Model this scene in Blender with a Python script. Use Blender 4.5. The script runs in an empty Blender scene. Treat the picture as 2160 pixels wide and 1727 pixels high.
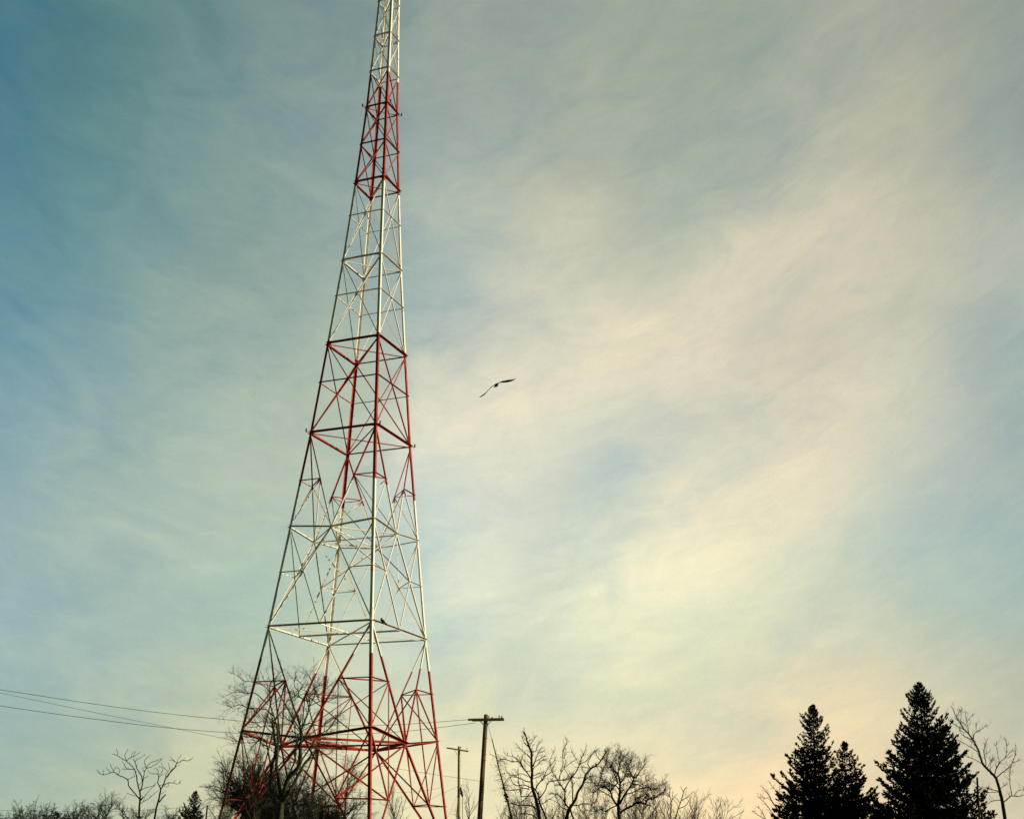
import bpy, math, random
from mathutils import Vector, Matrix
S = bpy.context.scene
COL = S.collection
V = Vector

# ------------------------------------------------------------------ camera
FPX, PITCH, ROLL = 2618.84, 0.350398, -0.019870        # focal length in photo pixels, tilt up, roll
CAM = V((0, 0, 1.6))
_c, _s, _cr, _sr = math.cos(PITCH), math.sin(PITCH), math.cos(ROLL), math.sin(ROLL)
FWD, _U0, _R0 = V((0, _c, _s)), V((0, -_s, _c)), V((1, 0, 0))
RGT = _R0 * _cr - _U0 * _sr
UPV = _R0 * _sr + _U0 * _cr
cd = bpy.data.cameras.new('camera'); cam = bpy.data.objects.new('camera', cd); COL.objects.link(cam)
cd.sensor_width = 36; cd.lens = FPX / 2160 * 36; cd.clip_start = 0.1; cd.clip_end = 6000
cam.matrix_world = Matrix(((RGT.x, UPV.x, -FWD.x, CAM.x), (RGT.y, UPV.y, -FWD.y, CAM.y),
                           (RGT.z, UPV.z, -FWD.z, CAM.z), (0, 0, 0, 1)))
S.camera = cam

def ray(px, py):
    return FWD + RGT * ((px - 1080) / FPX) + UPV * ((863.5 - py) / FPX)
def at(px, py, Y):
    r = ray(px, py)
    return CAM + r * (Y / r.y)

# ------------------------------------------------------------------ light, exposure
SUN_AZ, SUN_EL = 98, 16
S.view_settings.view_transform = 'Standard'; S.view_settings.look = 'None'
S.view_settings.exposure = 0; S.view_settings.gamma = 1
sl = bpy.data.lights.new('sun', 'SUN'); sl.energy = 4.6; sl.angle = math.radians(0.5); sl.color = (1, 0.86, 0.62)
so = bpy.data.objects.new('sun', sl); COL.objects.link(so)
_a, _e = math.radians(SUN_AZ), math.radians(SUN_EL)
SUND = V((math.sin(_a) * math.cos(_e), math.cos(_a) * math.cos(_e), math.sin(_e)))
so.rotation_euler = SUND.to_track_quat('Z', 'Y').to_euler(); so.location = (60, 0, 60)

# ------------------------------------------------------------------ world: Nishita sky under a thin veil of high cloud
def lin(c):
    return [(((x / 255) + 0.055) / 1.055) ** 2.4 if x > 10 else x / 255 / 12.92 for x in c]
W = bpy.data.worlds.new('World'); S.world = W; W.use_nodes = True
W.cycles.sampling_method = 'MANUAL'; W.cycles.sample_map_resolution = 256
N, L = W.node_tree.nodes, W.node_tree.links
N.clear()
def nd(t, **k):
    n = N.new(t)
    for a, b in k.items(): setattr(n, a, b)
    return n
def setin(sock, v):
    if isinstance(v, bpy.types.NodeSocket): L.new(v, sock)
    else: sock.default_value = v
def M(op, a, b=0.0, c=0.0, clamp=False):
    n = nd('ShaderNodeMath', operation=op); n.use_clamp = clamp
    for i, v in enumerate((a, b, c)): setin(n.inputs[i], v)
    return n.outputs[0]
def VM(op, a, b=(0, 0, 0), scale=None):
    n = nd('ShaderNodeVectorMath', operation=op)
    setin(n.inputs[0], a); setin(n.inputs[1], b)
    if scale is not None: setin(n.inputs['Scale'], scale)
    return n.outputs['Value' if op in ('DOT_PRODUCT', 'LENGTH') else 'Vector']
def noise(vec, scale, detail=4, rough=0.55, dist=0.0):
    n = nd('ShaderNodeTexNoise'); n.inputs['Scale'].default_value = scale
    n.inputs['Detail'].default_value = detail; n.inputs['Roughness'].default_value = rough
    n.inputs['Distortion'].default_value = dist
    L.new(vec, n.inputs['Vector']); return n
tc = nd('ShaderNodeTexCoord'); D = VM('NORMALIZE', tc.outputs['Generated'])
sep = nd('ShaderNodeSeparateXYZ'); L.new(D, sep.inputs[0])
az = M('ARCTAN2', sep.outputs[0], sep.outputs[1]); el = M('ARCSINE', sep.outputs[2])
azc = M('ADD', az, 0.03)
vv = M('SUBTRACT', el, M('MULTIPLY', M('MULTIPLY', azc, azc), 0.42))   # cloud bands curve up to both sides
vv = M('SUBTRACT', vv, M('MULTIPLY', azc, 0.10))
cmb = nd('ShaderNodeCombineXYZ'); L.new(M('MULTIPLY', azc, 8.5), cmb.inputs[0]); L.new(M('MULTIPLY', vv, 15.0), cmb.inputs[1])
cmb.inputs[2].default_value = 3.7
streak = noise(cmb.outputs[0], 1.35, 8, 0.60, 0.7)
cm2 = nd('ShaderNodeCombineXYZ'); L.new(M('MULTIPLY', azc, 8.0), cm2.inputs[0]); L.new(M('MULTIPLY', vv, 21.0), cm2.inputs[1])
fine = noise(cm2.outputs[0], 3.0, 7, 0.66, 0.9)
blob = noise(D, 4.5, 2, 0.5, 0.4)
wv = VM('SUBTRACT', blob.outputs['Color'], (0.5, 0.5, 0.5))
wv2 = VM('SUBTRACT', streak.outputs['Color'], (0.5, 0.5, 0.5))
DW = VM('NORMALIZE', VM('ADD', D, VM('ADD', VM('SCALE', wv, scale=0.03), VM('SCALE', wv2, scale=0.062))))
SKY = [  # directions (as photo pixels), the colour of the veil there, and how tight that patch of cloud is
 (-60,110,(69,120,141),0),(80,110,(83,127,135),0),(300,110,(97,135,136),0),(700,110,(128,151,149),0),(1050,100,(155,167,157),0),(1500,110,(158,169,155),0),(1960,110,(167,172,157),0),(2170,90,(146,159,149),0),
 (-60,400,(88,134,151),0),(80,380,(94,138,146),0),(400,350,(120,152,150),0),(720,350,(143,163,160),0),(1000,300,(165,176,166),1),(1300,300,(168,177,162),1),(1650,300,(166,175,164),1),(1900,270,(184,184,165),1),(2150,270,(150,164,157),1),
 (-60,650,(104,147,163),0),(100,600,(110,150,158),0),(500,580,(146,168,160),0),(950,450,(175,187,176),1),(1205,520,(204,203,182),1),(1450,480,(180,188,172),1),(1730,480,(213,206,182),1),(1950,500,(198,195,175),1),(2150,540,(179,187,174),1),
 (-60,900,(124,161,175),0),(100,950,(146,174,174),0),(330,850,(154,178,171),0),(620,800,(174,189,172),0),(930,640,(175,189,182),1),(1160,625,(203,205,187),1),(1520,640,(217,211,188),1),(1800,640,(206,202,181),1),(2140,700,(167,182,175),1),
 (1050,740,(214,213,194),1),(1350,780,(225,219,194),1),(1650,800,(209,204,183),1),(1000,860,(227,223,201),1),(1180,880,(235,228,201),1),(1500,880,(221,215,192),1),(1700,910,(229,219,191),1),(1900,880,(207,207,187),1),(2150,880,(165,181,175),1),
 (130,1180,(164,186,178),0),(480,1090,(182,197,180),0),(1220,950,(197,208,197),1),(1345,985,(192,204,194),1),(1580,930,(202,206,191),1),(1690,1030,(235,225,195),1),(1870,1030,(202,207,190),1),(2030,1080,(177,192,184),1),
 (980,1010,(222,224,206),1),(960,1105,(196,211,204),1),(1150,1060,(218,221,202),1),(1420,1080,(225,223,199),1),(1560,1125,(243,235,198),1),(1200,1172,(201,213,199),1),(1310,1225,(248,243,207),1),(1450,1205,(248,243,205),1),(1720,1200,(208,215,193),1),(1950,1250,(183,199,185),1),
 (-60,1300,(148,178,186),0),(150,1350,(162,186,180),0),(520,1330,(174,196,180),0),(1000,1225,(237,237,210),1),(950,1315,(199,215,202),1),(1200,1320,(224,228,200),1),(1400,1390,(232,230,194),1),(1720,1300,(217,217,190),1),(2120,1300,(175,191,180),1),
 (130,1560,(168,188,174),0),(420,1560,(203,206,176),0),(760,1480,(216,219,188),0),(1100,1450,(216,220,192),0),(1500,1440,(216,219,192),0),(1720,1520,(235,219,180),0),(1950,1480,(217,211,180),0),(2150,1500,(191,193,170),0),
 (150,1740,(175,191,170),0),(560,1730,(211,209,174),0),(1000,1640,(241,231,189),0),(1450,1640,(249,230,185),0),(1800,1680,(244,218,177),0),(2130,1700,(211,201,172),0),
]
K = (300.0, 760.0)
_d = [ray(px, py).normalized() for px, py, c, k in SKY]
_t = [lin(c) for px, py, c, k in SKY]; _k = [K[k] for px, py, c, k in SKY]
_g = [[math.exp(k * (a.dot(b) - 1)) for b, k in zip(_d, _k)] for a in _d]
_q = [list(c) for c in _t]
for _ in range(7):                                    # sharpen the control colours so that the blend passes through them
    for i in range(len(SKY)):
        sw = sum(_g[i])
        for k in range(3):
            v = sum(w * q[k] for w, q in zip(_g[i], _q)) / sw
            _q[i][k] = min(1.3, max(0.012, _q[i][k] + 0.5 * (_t[i][k] - v)))
acc_c = acc_w = None
for d, c, k in zip(_d, _q, _k):
    w = M('EXPONENT', M('MULTIPLY_ADD', VM('DOT_PRODUCT', DW, tuple(d)), k, -k))
    col = VM('SCALE', tuple(x * 10 for x in c), scale=w)
    acc_c = col if acc_c is None else VM('ADD', acc_c, col)
    acc_w = w if acc_w is None else M('ADD', acc_w, w)
# the rest of the dome: brighter towards the sun, deep teal away from it
EPS = 0.004
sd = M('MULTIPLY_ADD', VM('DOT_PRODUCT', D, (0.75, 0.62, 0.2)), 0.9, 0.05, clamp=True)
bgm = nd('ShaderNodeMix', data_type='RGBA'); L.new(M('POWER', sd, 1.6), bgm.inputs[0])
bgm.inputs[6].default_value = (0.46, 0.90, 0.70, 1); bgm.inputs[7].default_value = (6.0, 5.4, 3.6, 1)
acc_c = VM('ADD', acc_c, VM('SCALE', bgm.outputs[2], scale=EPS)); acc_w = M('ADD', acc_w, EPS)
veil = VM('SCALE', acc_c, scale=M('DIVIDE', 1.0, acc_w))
# wisps: thicker cloud is warmer and brighter, gaps are bluer
wi = M('ADD', M('MULTIPLY', M('SUBTRACT', streak.outputs['Fac'], 0.5), 1.0), M('MULTIPLY', M('SUBTRACT', fine.outputs['Fac'], 0.5), 0.55))
grain = nd('ShaderNodeTexNoise'); grain.inputs['Scale'].default_value = 950; grain.inputs['Detail'].default_value = 1; L.new(D, grain.inputs['Vector'])
wi = M('ADD', M('ADD', wi, 0.03), M('MULTIPLY', M('SUBTRACT', grain.outputs['Fac'], 0.5), 0.36))   # fine film-like grain added to the sky colour
mod = VM('ADD', (1, 1, 1), VM('SCALE', (0.52, 0.36, 0.15), scale=wi))
veil = VM('MULTIPLY', veil, mod)
sky = nd('ShaderNodeTexSky', sky_type='NISHITA'); sky.sun_disc = False
sky.sun_elevation = math.radians(SUN_EL); sky.sun_rotation = math.radians(SUN_AZ); sky.air_density = 1.0; sky.dust_density = 1.5
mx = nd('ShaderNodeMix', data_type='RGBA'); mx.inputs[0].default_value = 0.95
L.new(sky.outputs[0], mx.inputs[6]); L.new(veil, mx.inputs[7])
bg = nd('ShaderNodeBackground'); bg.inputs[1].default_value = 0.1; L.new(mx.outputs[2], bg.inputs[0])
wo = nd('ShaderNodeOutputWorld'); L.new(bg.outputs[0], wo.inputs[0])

# ------------------------------------------------------------------ materials
def mat(name, base, rough=0.8, var=0.25, scale=4.0, second=None, metal=0.0, spec=0.3, sx=1.0):
    m = bpy.data.materials.new(name); m.use_nodes = True
    n, l = m.node_tree.nodes, m.node_tree.links
    b = n['Principled BSDF']; b.inputs['Roughness'].default_value = rough; b.inputs['Metallic'].default_value = metal
    b.inputs['Specular IOR Level'].default_value = spec
    t = n.new('ShaderNodeTexCoord'); mp = n.new('ShaderNodeMapping'); mp.inputs['Scale'].default_value = (sx, sx, 1)
    l.new(t.outputs['Object'], mp.inputs[0])
    no = n.new('ShaderNodeTexNoise'); no.inputs['Scale'].default_value = scale; no.inputs['Detail'].default_value = 6
    l.new(mp.outputs[0], no.inputs['Vector'])
    r = n.new('ShaderNodeValToRGB'); r.color_ramp.elements[0].position = 0.32; r.color_ramp.elements[1].position = 0.7
    s2 = second or [x * (1 - var) for x in base]
    r.color_ramp.elements[0].color = (*s2, 1); r.color_ramp.elements[1].color = (*[min(1, x * (1 + var * 0.4)) for x in base], 1)
    l.new(no.outputs['Fac'], r.inputs[0]); l.new(r.outputs[0], b.inputs['Base Color'])
    return m
BARK = mat('bark', (0.050, 0.052, 0.038), 0.95, 0.5, 3, spec=0.05, sx=4)
BARK_PALE = mat('bark_lichen', (0.085, 0.085, 0.045), 0.95, 0.55, 2.5, second=(0.035, 0.038, 0.024), spec=0.05, sx=3)
BARK_FAR = mat('bark_far', (0.030, 0.042, 0.033), 0.95, 0.4, 3, spec=0.03, sx=4)
BARK_DARK = mat('bark_dark', (0.028, 0.029, 0.023), 0.95, 0.4, 3, spec=0.03, sx=4)
NEEDLE = mat('needles', (0.010, 0.014, 0.008), 0.9, 0.5, 1.5, spec=0.05)
IVY = mat('ivy', (0.02, 0.035, 0.012), 0.8, 0.5, 5, spec=0.1)
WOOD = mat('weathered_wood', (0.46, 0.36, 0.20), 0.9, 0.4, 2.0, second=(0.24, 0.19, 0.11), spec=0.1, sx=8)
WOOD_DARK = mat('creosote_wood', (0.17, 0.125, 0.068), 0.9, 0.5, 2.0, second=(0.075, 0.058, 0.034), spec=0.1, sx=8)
WIRE = mat('wire', (0.045, 0.05, 0.045), 0.6, 0.2, 3)
STEEL = mat('galvanised_steel', (0.10, 0.10, 0.09), 0.6, 0.3, 6)
PORC = mat('porcelain', (0.30, 0.25, 0.17), 0.35, 0.3, 9, spec=0.5)
BLACK = mat('black_fitting', (0.015, 0.016, 0.015), 0.6, 0.2, 5)
CONC = mat('concrete', (0.30, 0.29, 0.26), 0.95, 0.3, 3)
FEATHER = mat('feather', (0.014, 0.014, 0.013), 0.85, 0.4, 14, spec=0.1)
GRASS = mat('dry_grass', (0.045, 0.05, 0.024), 1.0, 0.5, 0.4, second=(0.025, 0.035, 0.014), spec=0.02)
LAMP = mat('red_lamp_glass', (0.12, 0.008, 0.006), 0.25, 0.2, 6, spec=0.5)

def paint():
    # aviation paint bands: red and white by height up the tower, weathered, a little rust
    m = bpy.data.materials.new('aviation_paint'); m.use_nodes = True
    n, l = m.node_tree.nodes, m.node_tree.links
    b = n['Principled BSDF']; b.inputs['Roughness'].default_value = 0.6; b.inputs['Specular IOR Level'].default_value = 0.22
    t = n.new('ShaderNodeTexCoord'); sp = n.new('ShaderNodeSeparateXYZ'); l.new(t.outputs['Object'], sp.inputs[0])
    r = n.new('ShaderNodeValToRGB'); r.color_ramp.interpolation = 'CONSTANT'
    mr = n.new('ShaderNodeMapRange'); mr.inputs[1].default_value = 0; mr.inputs[2].default_value = 80
    l.new(sp.outputs[2], mr.inputs[0]); l.new(mr.outputs[0], r.inputs[0])
    bands = [z * 1.25 + 0.6 for z in (8.69, 17.15, 25.2, 34.3, 41.7, 50.6)]
    e = r.color_ramp.elements; e[0].position = 0; e[0].color = (0, 0, 0, 1); e[1].position = bands[0] / 80; e[1].color = (1, 1, 1, 1)
    for i, z in enumerate(bands[1:]):
        x = e.new(z / 80); v = i % 2; x.color = (v, v, v, 1)
    no = n.new('ShaderNodeTexNoise'); no.inputs['Scale'].default_value = 2.2; no.inputs['Detail'].default_value = 8
    no.inputs['Roughness'].default_value = 0.7; l.new(t.outputs['Object'], no.inputs['Vector'])
    def ramp(a, c, p0, p1):
        q = n.new('ShaderNodeValToRGB'); q.color_ramp.elements[0].color = (*a, 1); q.color_ramp.elements[1].color = (*c, 1)
        q.color_ramp.elements[0].position = p0; q.color_ramp.elements[1].position = p1
        l.new(no.outputs['Fac'], q.inputs[0]); return q
    red = ramp((0.27, 0.022, 0.014), (0.50, 0.054, 0.025), 0.36, 0.60)
    wht = ramp((0.42, 0.33, 0.20), (0.86, 0.83, 0.71), 0.33, 0.42)
    mi = n.new('ShaderNodeMix'); mi.data_type = 'RGBA'; l.new(r.outputs[0], mi.inputs[0])
    l.new(red.outputs[0], mi.inputs[6]); l.new(wht.outputs[0], mi.inputs[7]); l.new(mi.outputs[2], b.inputs['Base Color'])
    return m
PAINT = paint()

# ------------------------------------------------------------------ mesh helpers
class MB:
    def __init__(self): self.v = []; self.f = []
    def add(self, vs, fs):
        o = len(self.v); self.v += [tuple(p) for p in vs]; self.f += [tuple(i + o for i in f) for f in fs]
    def obox(self, p, q, a, a0, a1, b, b0, b1):       # bar from p to q, cross-section a0..a1 along a and b0..b1 along b
        vs = [e + a * x + b * y for e in (p, q) for x, y in ((a0, b0), (a1, b0), (a1, b1), (a0, b1))]
        self.add(vs, [(3, 2, 1, 0), (4, 5, 6, 7), (0, 1, 5, 4), (1, 2, 6, 5), (2, 3, 7, 6), (3, 0, 4, 7)])
    def box(self, c, sx, sy, sz, rz=0.0):
        x, y = V((math.cos(rz), math.sin(rz), 0)), V((-math.sin(rz), math.cos(rz), 0))
        c = V(c); z = V((0, 0, sz / 2))
        self.obox(c - z, c + z, x, -sx / 2, sx / 2, y, -sy / 2, sy / 2)
    def tube(self, pts, rad, n=6, cap=True):
        o = len(self.v); k = len(pts); ref = None
        for i in range(k):
            t = (pts[min(i + 1, k - 1)] - pts[max(i - 1, 0)])
            if t.length < 1e-9: t = V((0, 0, 1))
            t.normalize()
            if ref is None:
                ref = t.cross(V((0.13, 1, 0.07)) if abs(t.y) < 0.9 else V((1, 0, 0)))
            ref = ref - t * ref.dot(t); ref.normalize(); bn = t.cross(ref)
            r = rad[i] if not isinstance(rad, (int, float)) else rad
            for j in range(n):
                a = 2 * math.pi * j / n
                p = pts[i] + ref * (math.cos(a) * r) + bn * (math.sin(a) * r)
                self.v.append((p.x, p.y, p.z))
        for i in range(k - 1):
            for j in range(n):
                a, b = o + i * n + j, o + i * n + (j + 1) % n
                self.f.append((a, b, b + n, a + n))
        if cap:
            self.f.append(tuple(o + j for j in reversed(range(n)))); self.f.append(tuple(o + (k - 1) * n + j for j in range(n)))
    def leaf(self, p, d, w, l):                        # one leaf-shaped blade
        m = p + d * (l * 0.45)
        self.add([p, m - w, p + d * l, m + w], [(0, 1, 2, 3)])
    def build(self, name, m, parent=None, smooth=False):
        if parent is not None and parent.type == 'EMPTY':
            o0 = parent.location
            vs = [(a - o0.x, b - o0.y, c - o0.z) for a, b, c in self.v]
        elif parent is not None and 'org' in parent:
            o0 = V(parent['org']); vs = [(a - o0.x, b - o0.y, c - o0.z) for a, b, c in self.v]
        else: vs = self.v
        me = bpy.data.meshes.new(name); me.from_pydata(vs, [], self.f); me.update()
        if smooth: me.polygons.foreach_set('use_smooth', [True] * len(me.polygons))
        me.materials.append(m)
        o = bpy.data.objects.new(name, me); COL.objects.link(o)
        if parent is not None: o.parent = parent
        return o
    def thing(self, name, m, org, label, cat, group=None, smooth=False):   # a thing that is one mesh, origin at org
        self.v = [(a - org.x, b - org.y, c - org.z) for a, b, c in self.v]
        o = self.build(name, m, None, smooth); o.location = org
        tag(o, label, cat, group); return o
def tag(o, label, cat, group=None, kind=None):
    o['label'] = label; o['category'] = cat
    if group: o['group'] = group
    if kind: o['kind'] = kind
def empty(name, loc, label, cat, group=None):
    o = bpy.data.objects.new(name, None); COL.objects.link(o); o.location = loc; o.empty_display_size = 0.3
    tag(o, label, cat, group); return o

# ------------------------------------------------------------------ ground
def gh(x, y):
    t = min(1, max(0, (y - 12) / 45)); return t * t * (3 - 2 * t) * 1.0
def ground():
    ax = [-3000, -1500, -800, -400, -200, -120, -80, -50, -30, -15, 0, 15, 30, 50, 80, 120, 200, 400, 800, 1500, 3000]
    ay = [-3000, -800, -200, -60, -20, -5, 0, 6, 12, 18, 24, 30, 36, 42, 48, 54, 60, 75, 90, 120, 160, 240, 400, 800, 1600, 3500]
    vs = [(x, y, gh(x, y)) for y in ay for x in ax]; n = len(ax)
    fs = [(j * n + i, j * n + i + 1, (j + 1) * n + i + 1, (j + 1) * n + i) for j in range(len(ay) - 1) for i in range(n - 1)]
    b = MB(); b.add(vs, fs); o = b.build('ground', GRASS, None, True); o['kind'] = 'structure'
ground()

# ------------------------------------------------------------------ the lattice tower
def tower():
    TX, TY, TZ, U = -9.559, 75.0, 1.0, 1.25
    YAW = 0.383349
    LV = {'0': (-0.1, 5.70), '1': (5.4637, 4.7545), '2': (10.2808, 3.9418), '3': (15.2059, 3.3067), '4': (20.1199, 2.6641),
          '5': (25.0651, 2.1442), '6': (29.9589, 1.6622), '7': (34.7705, 1.2867), '7h': (37.2134, 1.1150), '8': (39.6463, 0.9500),
          '8h': (42.0587, 0.8550), '9': (44.4861, 0.7450), '9h': (46.92, 0.655), '10': (49.35, 0.57), '11': (54.2, 0.42)}
    order = ['0', '1', '2', '3', '4', '5', '6', '7', '7h', '8', '8h', '9', '9h', '10', '11']
    org = V((TX, TY, TZ))
    root = empty('radio_tower', org, 'tall lattice radio tower painted in red and white bands', 'radio tower')
    def P(k, lv):
        z, w = LV[lv]; a = YAW + math.radians((180, 270, 0, 90)[k % 4])
        return org + V((w * U * math.cos(a), w * U * math.sin(a), z * U + 0.6))
    def dirn(k): a = YAW + math.radians((180, 270, 0, 90)[k % 4]); return V((math.cos(a), math.sin(a), 0))
    def inn(f):                                        # inward normal of face f (between leg f and leg f+1)
        return -(dirn(f) + dirn(f + 1)).normalized()
    def ang(name, p, q, n, a, beam=None, mb=None, t=0.012):
        if a < 0.08: a *= 1.14
        d = (q - p).normalized(); e = d.cross(n).normalized(); n = e.cross(d)
        if e.z < 0: e = -e
        b = mb or MB()
        if beam is None:
            b.obox(p, q, e, -a / 2, a * 0.42, n, 0, t); b.obox(p, q, e, -a / 2, -a / 2 + t, n, t, a * 1.1)
        elif beam == 'top':                            # wide flange turned outwards along the top edge
            b.obox(p, q, e, -a * 0.38, a * 0.38, n, 0, t); b.obox(p, q, e, a * 0.38 - t, a * 0.38, n, -a * 1.5, -0.0005)
        else:
            b.obox(p, q, e, -a * 0.38, a * 0.38, n, 0, t); b.obox(p, q, e, -a * 0.38, -a * 0.38 + t, n, -a * 1.5, -0.0005)
        if mb is None: b.build(name, PAINT, root)
    # legs: steel angles, corner outwards
    LA = 0.165
    for k in range(4):
        b = MB(); pts = [P(k, l) for l in order]
        u1 = (dirn(k - 1) - dirn(k)).normalized(); u2 = (dirn(k + 1) - dirn(k)).normalized()
        for i in range(len(pts) - 1):
            b.obox(pts[i], pts[i + 1], u1, 0, LA, u2, 0, 0.016); b.obox(pts[i], pts[i + 1], u1, 0, 0.016, u2, 0.016, LA)
        for l in order[1:-1]:                          # splice plates just above each ring
            i = order.index(l); d = (pts[i + 1] - pts[i]).normalized()
            p0, p1 = pts[i] + d * 0.10, pts[i] + d * 0.75
            b.obox(p0, p1, u1, 0.012, LA + 0.006, u2, -0.012, -0.0005); b.obox(p0, p1, u1, -0.012, -0.0005, u2, 0.012, LA + 0.006)
        leg = b.build('leg', PAINT, root)
        leg['org'] = tuple(org)
        f = MB(); p0 = pts[0]; f.box((p0.x, p0.y, p0.z - 0.42), 1.1, 1.1, 0.8, YAW + math.pi / 4)
        f.box((p0.x, p0.y, p0.z - 0.005), 0.5, 0.5, 0.03, YAW + math.pi / 4); f.build('footing', CONC, root)
        if k == 3:                                     # climbing steps on the back leg
            out = u1.cross(V((0, 0, 1))); n = 0; rest = MB(); z = 1.2
            for i in range(len(pts) - 1):
                seg = pts[i + 1] - pts[i]; m = int(seg.length / 0.5)
                for j in range(m):
                    p = pts[i] + seg * (j / m) + u1 * (LA * 0.5)
                    side = 1 if (n % 2) else -1
                    q = p + (u1 * 0.16 if side > 0 else -u1 * 0.16 - u2 * 0.04) 
                    s = MB() if n < 98 else rest
                    s.tube([p, q, q + V((0, 0, 0.03))], 0.011, 5)
                    if n < 98: s.build('step_bolt', PAINT, leg)
                    n += 1
            if rest.v: o = rest.build('step_bolt', PAINT, leg); o['kind'] = 'stuff'
    face_beam = ['top', 'top', 'top', 'bot']           # faces: AB, BC, CD, DA
    # rings
    MID = {}
    for l, a in (('1', 0.15), ('2', 0.115), ('3', 0.095), ('4', 0.12), ('5', 0.115), ('6', 0.09), ('7', 0.10), ('7h', 0.06), ('8', 0.07),
                 ('8h', 0.055), ('9', 0.06), ('9h', 0.05), ('10', 0.055)):
        drop = {'1': 0.5, '3': 0.26}.get(l, 0)
        for f in range(4):
            p, q = P(f, l), P(f + 1, l); m = (p + q) / 2 - V((0, 0, drop)); MID[f, l] = m
            if drop:
                ang('ring_beam', p, m, inn(f), a, face_beam[f]); ang('ring_beam', m, q, inn(f), a, face_beam[f])
            else: ang('ring_beam', p, q, inn(f), a, face_beam[f])
        if l in ('4', '5', '6', '7', '8', '9'):        # gusset plates in the corners
            for k in range(4):
                p = P(k, l) - V((0, 0, 0.05)); u1 = (dirn(k - 1) - dirn(k)).normalized(); u2 = (dirn(k + 1) - dirn(k)).normalized()
                g = MB(); s = 0.34; z = V((0, 0, 0.012))
                t = [p + u1 * 0.02 + u2 * 0.02, p + u1 * s, p + u2 * s]
                g.add(t + [x + z for x in t], [(2, 1, 0), (3, 4, 5), (0, 1, 4, 3), (1, 2, 5, 4), (2, 0, 3, 5)])
                g.build('gusset_plate', PAINT, root)
    up = V((0, 0, 1))
    # plan bracing inside the rings
    for l, a in (('1', 0.13), ('3', 0.07)):
        for f in range(4): ang('plan_brace', MID[f, l] - up * 0.03, MID[(f + 1) % 4, l] - up * 0.03, up, a)
        ang('plan_brace', MID[0, l] - up * 0.07, MID[2, l] - up * 0.07, up, a * 0.7); ang('plan_brace', MID[1, l] - up * 0.10, MID[3, l] - up * 0.10, up, a * 0.7)
    ang('plan_brace', MID[0, '2'] - up * 0.03, MID[2, '2'] - up * 0.03, up, 0.06); ang('plan_brace', MID[1, '2'] - up * 0.06, MID[3, '2'] - up * 0.06, up, 0.075)
    for l, a in (('2', 0.05), ('4', 0.055), ('5', 0.055), ('6', 0.06), ('7', 0.055), ('8', 0.05), ('9', 0.05)):
        ang('plan_brace', P(0, l) - up * 0.08, P(2, l) - up * 0.08, up, a)
        if l in '24567': ang('plan_brace', P(1, l) - up * 0.11, P(3, l) - up * 0.11, up, a * 0.9)
    # X panels
    def X(lo, hi, a, mid, a2):
        for f in range(4):
            p, q, r, s = P(f, lo), P(f + 1, lo), P(f, hi), P(f + 1, hi)
            n = inn(f); off = n * 0.03
            ang('cross_brace', p, s, n, a); ang('cross_brace', q + off, r + off, n, a)
            if mid:
                w1, w2 = (q - p).length, (s - r).length; t = w1 / (w1 + w2); x = p + (s - p) * t
                ang('mid_strut', p + (r - p) * t, x, n, a2, 'top'); ang('mid_strut', x, q + (s - q) * t, n, a2, 'top')
    X('4', '5', 0.062, True, 0.055); X('5', '6', 0.052, True, 0.045); X('6', '7', 0.048, True, 0.042)
    X('7', '7h', 0.052, False, 0); X('7h', '8', 0.052, False, 0); X('8', '8h', 0.055, False, 0); X('8h', '9', 0.042, False, 0)
    X('9', '9h', 0.042, False, 0); X('9h', '10', 0.042, False, 0); X('10', '11', 0.04, False, 0)
    # K panels with their redundant members
    SUB = {}
    def sub(key, p, a2):
        SUB[key] = p
    def Kp(lo, hi, a, a2, kind):
        for f in range(4):
            n = inn(f)
            for side in (0, 1):
                k = (f + side) % 4; lo_c, hi_c = P(k, lo), P(k, hi)
                if kind == 'down':                      # apex at the upper ring's corner, feet on the lower ring's middle
                    A, B = hi_c, MID[f, lo]
                elif kind == 'up':                      # from the upper ring's middle to the lower corner
                    A, B = MID[f, hi], lo_c
                else:
                    A, B = MID[f, hi], lo_c
                ang('diagonal_brace', A, B, n, a)
                x = (A + B) / 2
                if kind == 'both':
                    C2, D2 = hi_c, MID[f, lo]; ang('diagonal_brace', C2 + n * 0.03, D2 + n * 0.03, n, a * 0.85)
                    # crossing point of the two in the face plane
                    d1, d2 = B - A, D2 - C2; w0 = A - C2
                    aa, bb, cc, dd, ee = d1.dot(d1), d1.dot(d2), d2.dot(d2), d1.dot(w0), d2.dot(w0)
                    x = A + d1 * ((bb * ee - cc * dd) / (aa * cc - bb * bb))
                SUB[lo, f, side] = x
                lp = lo_c + (hi_c - lo_c) * ((x.z - lo_c.z) / (hi_c.z - lo_c.z))
                lp += n * 0.02
                ang('leg_strut', lp, x, n, a2, 'top')
                if kind == 'down':
                    ang('tie_rod', x, lo_c, n, a2); ang('tie_rod', x, MID[(f - 1) % 4 if side == 0 else (f + 1) % 4, lo], n, a2)
                else:
                    if kind == 'up': ang('tie_rod', x, hi_c, n, a2)
                    ang('tie_rod', x, MID[(f - 1) % 4 if side == 0 else (f + 1) % 4, hi], n, a2)
        for k in range(4): ang('tie_strut', SUB[lo, k, 0], SUB[lo, (k - 1) % 4, 1], up, a2)
    Kp('3', '4', 0.072, 0.048, 'down'); Kp('2', '3', 0.068, 0.05, 'both'); Kp('1', '2', 0.10, 0.058, 'down'); Kp('0', '1', 0.11, 0.06, 'up')
    for f in range(4):
        for s in (0, 1): ang('tie_rod', SUB['1', f, s], SUB['0', f, s], inn(f), 0.05)
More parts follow.
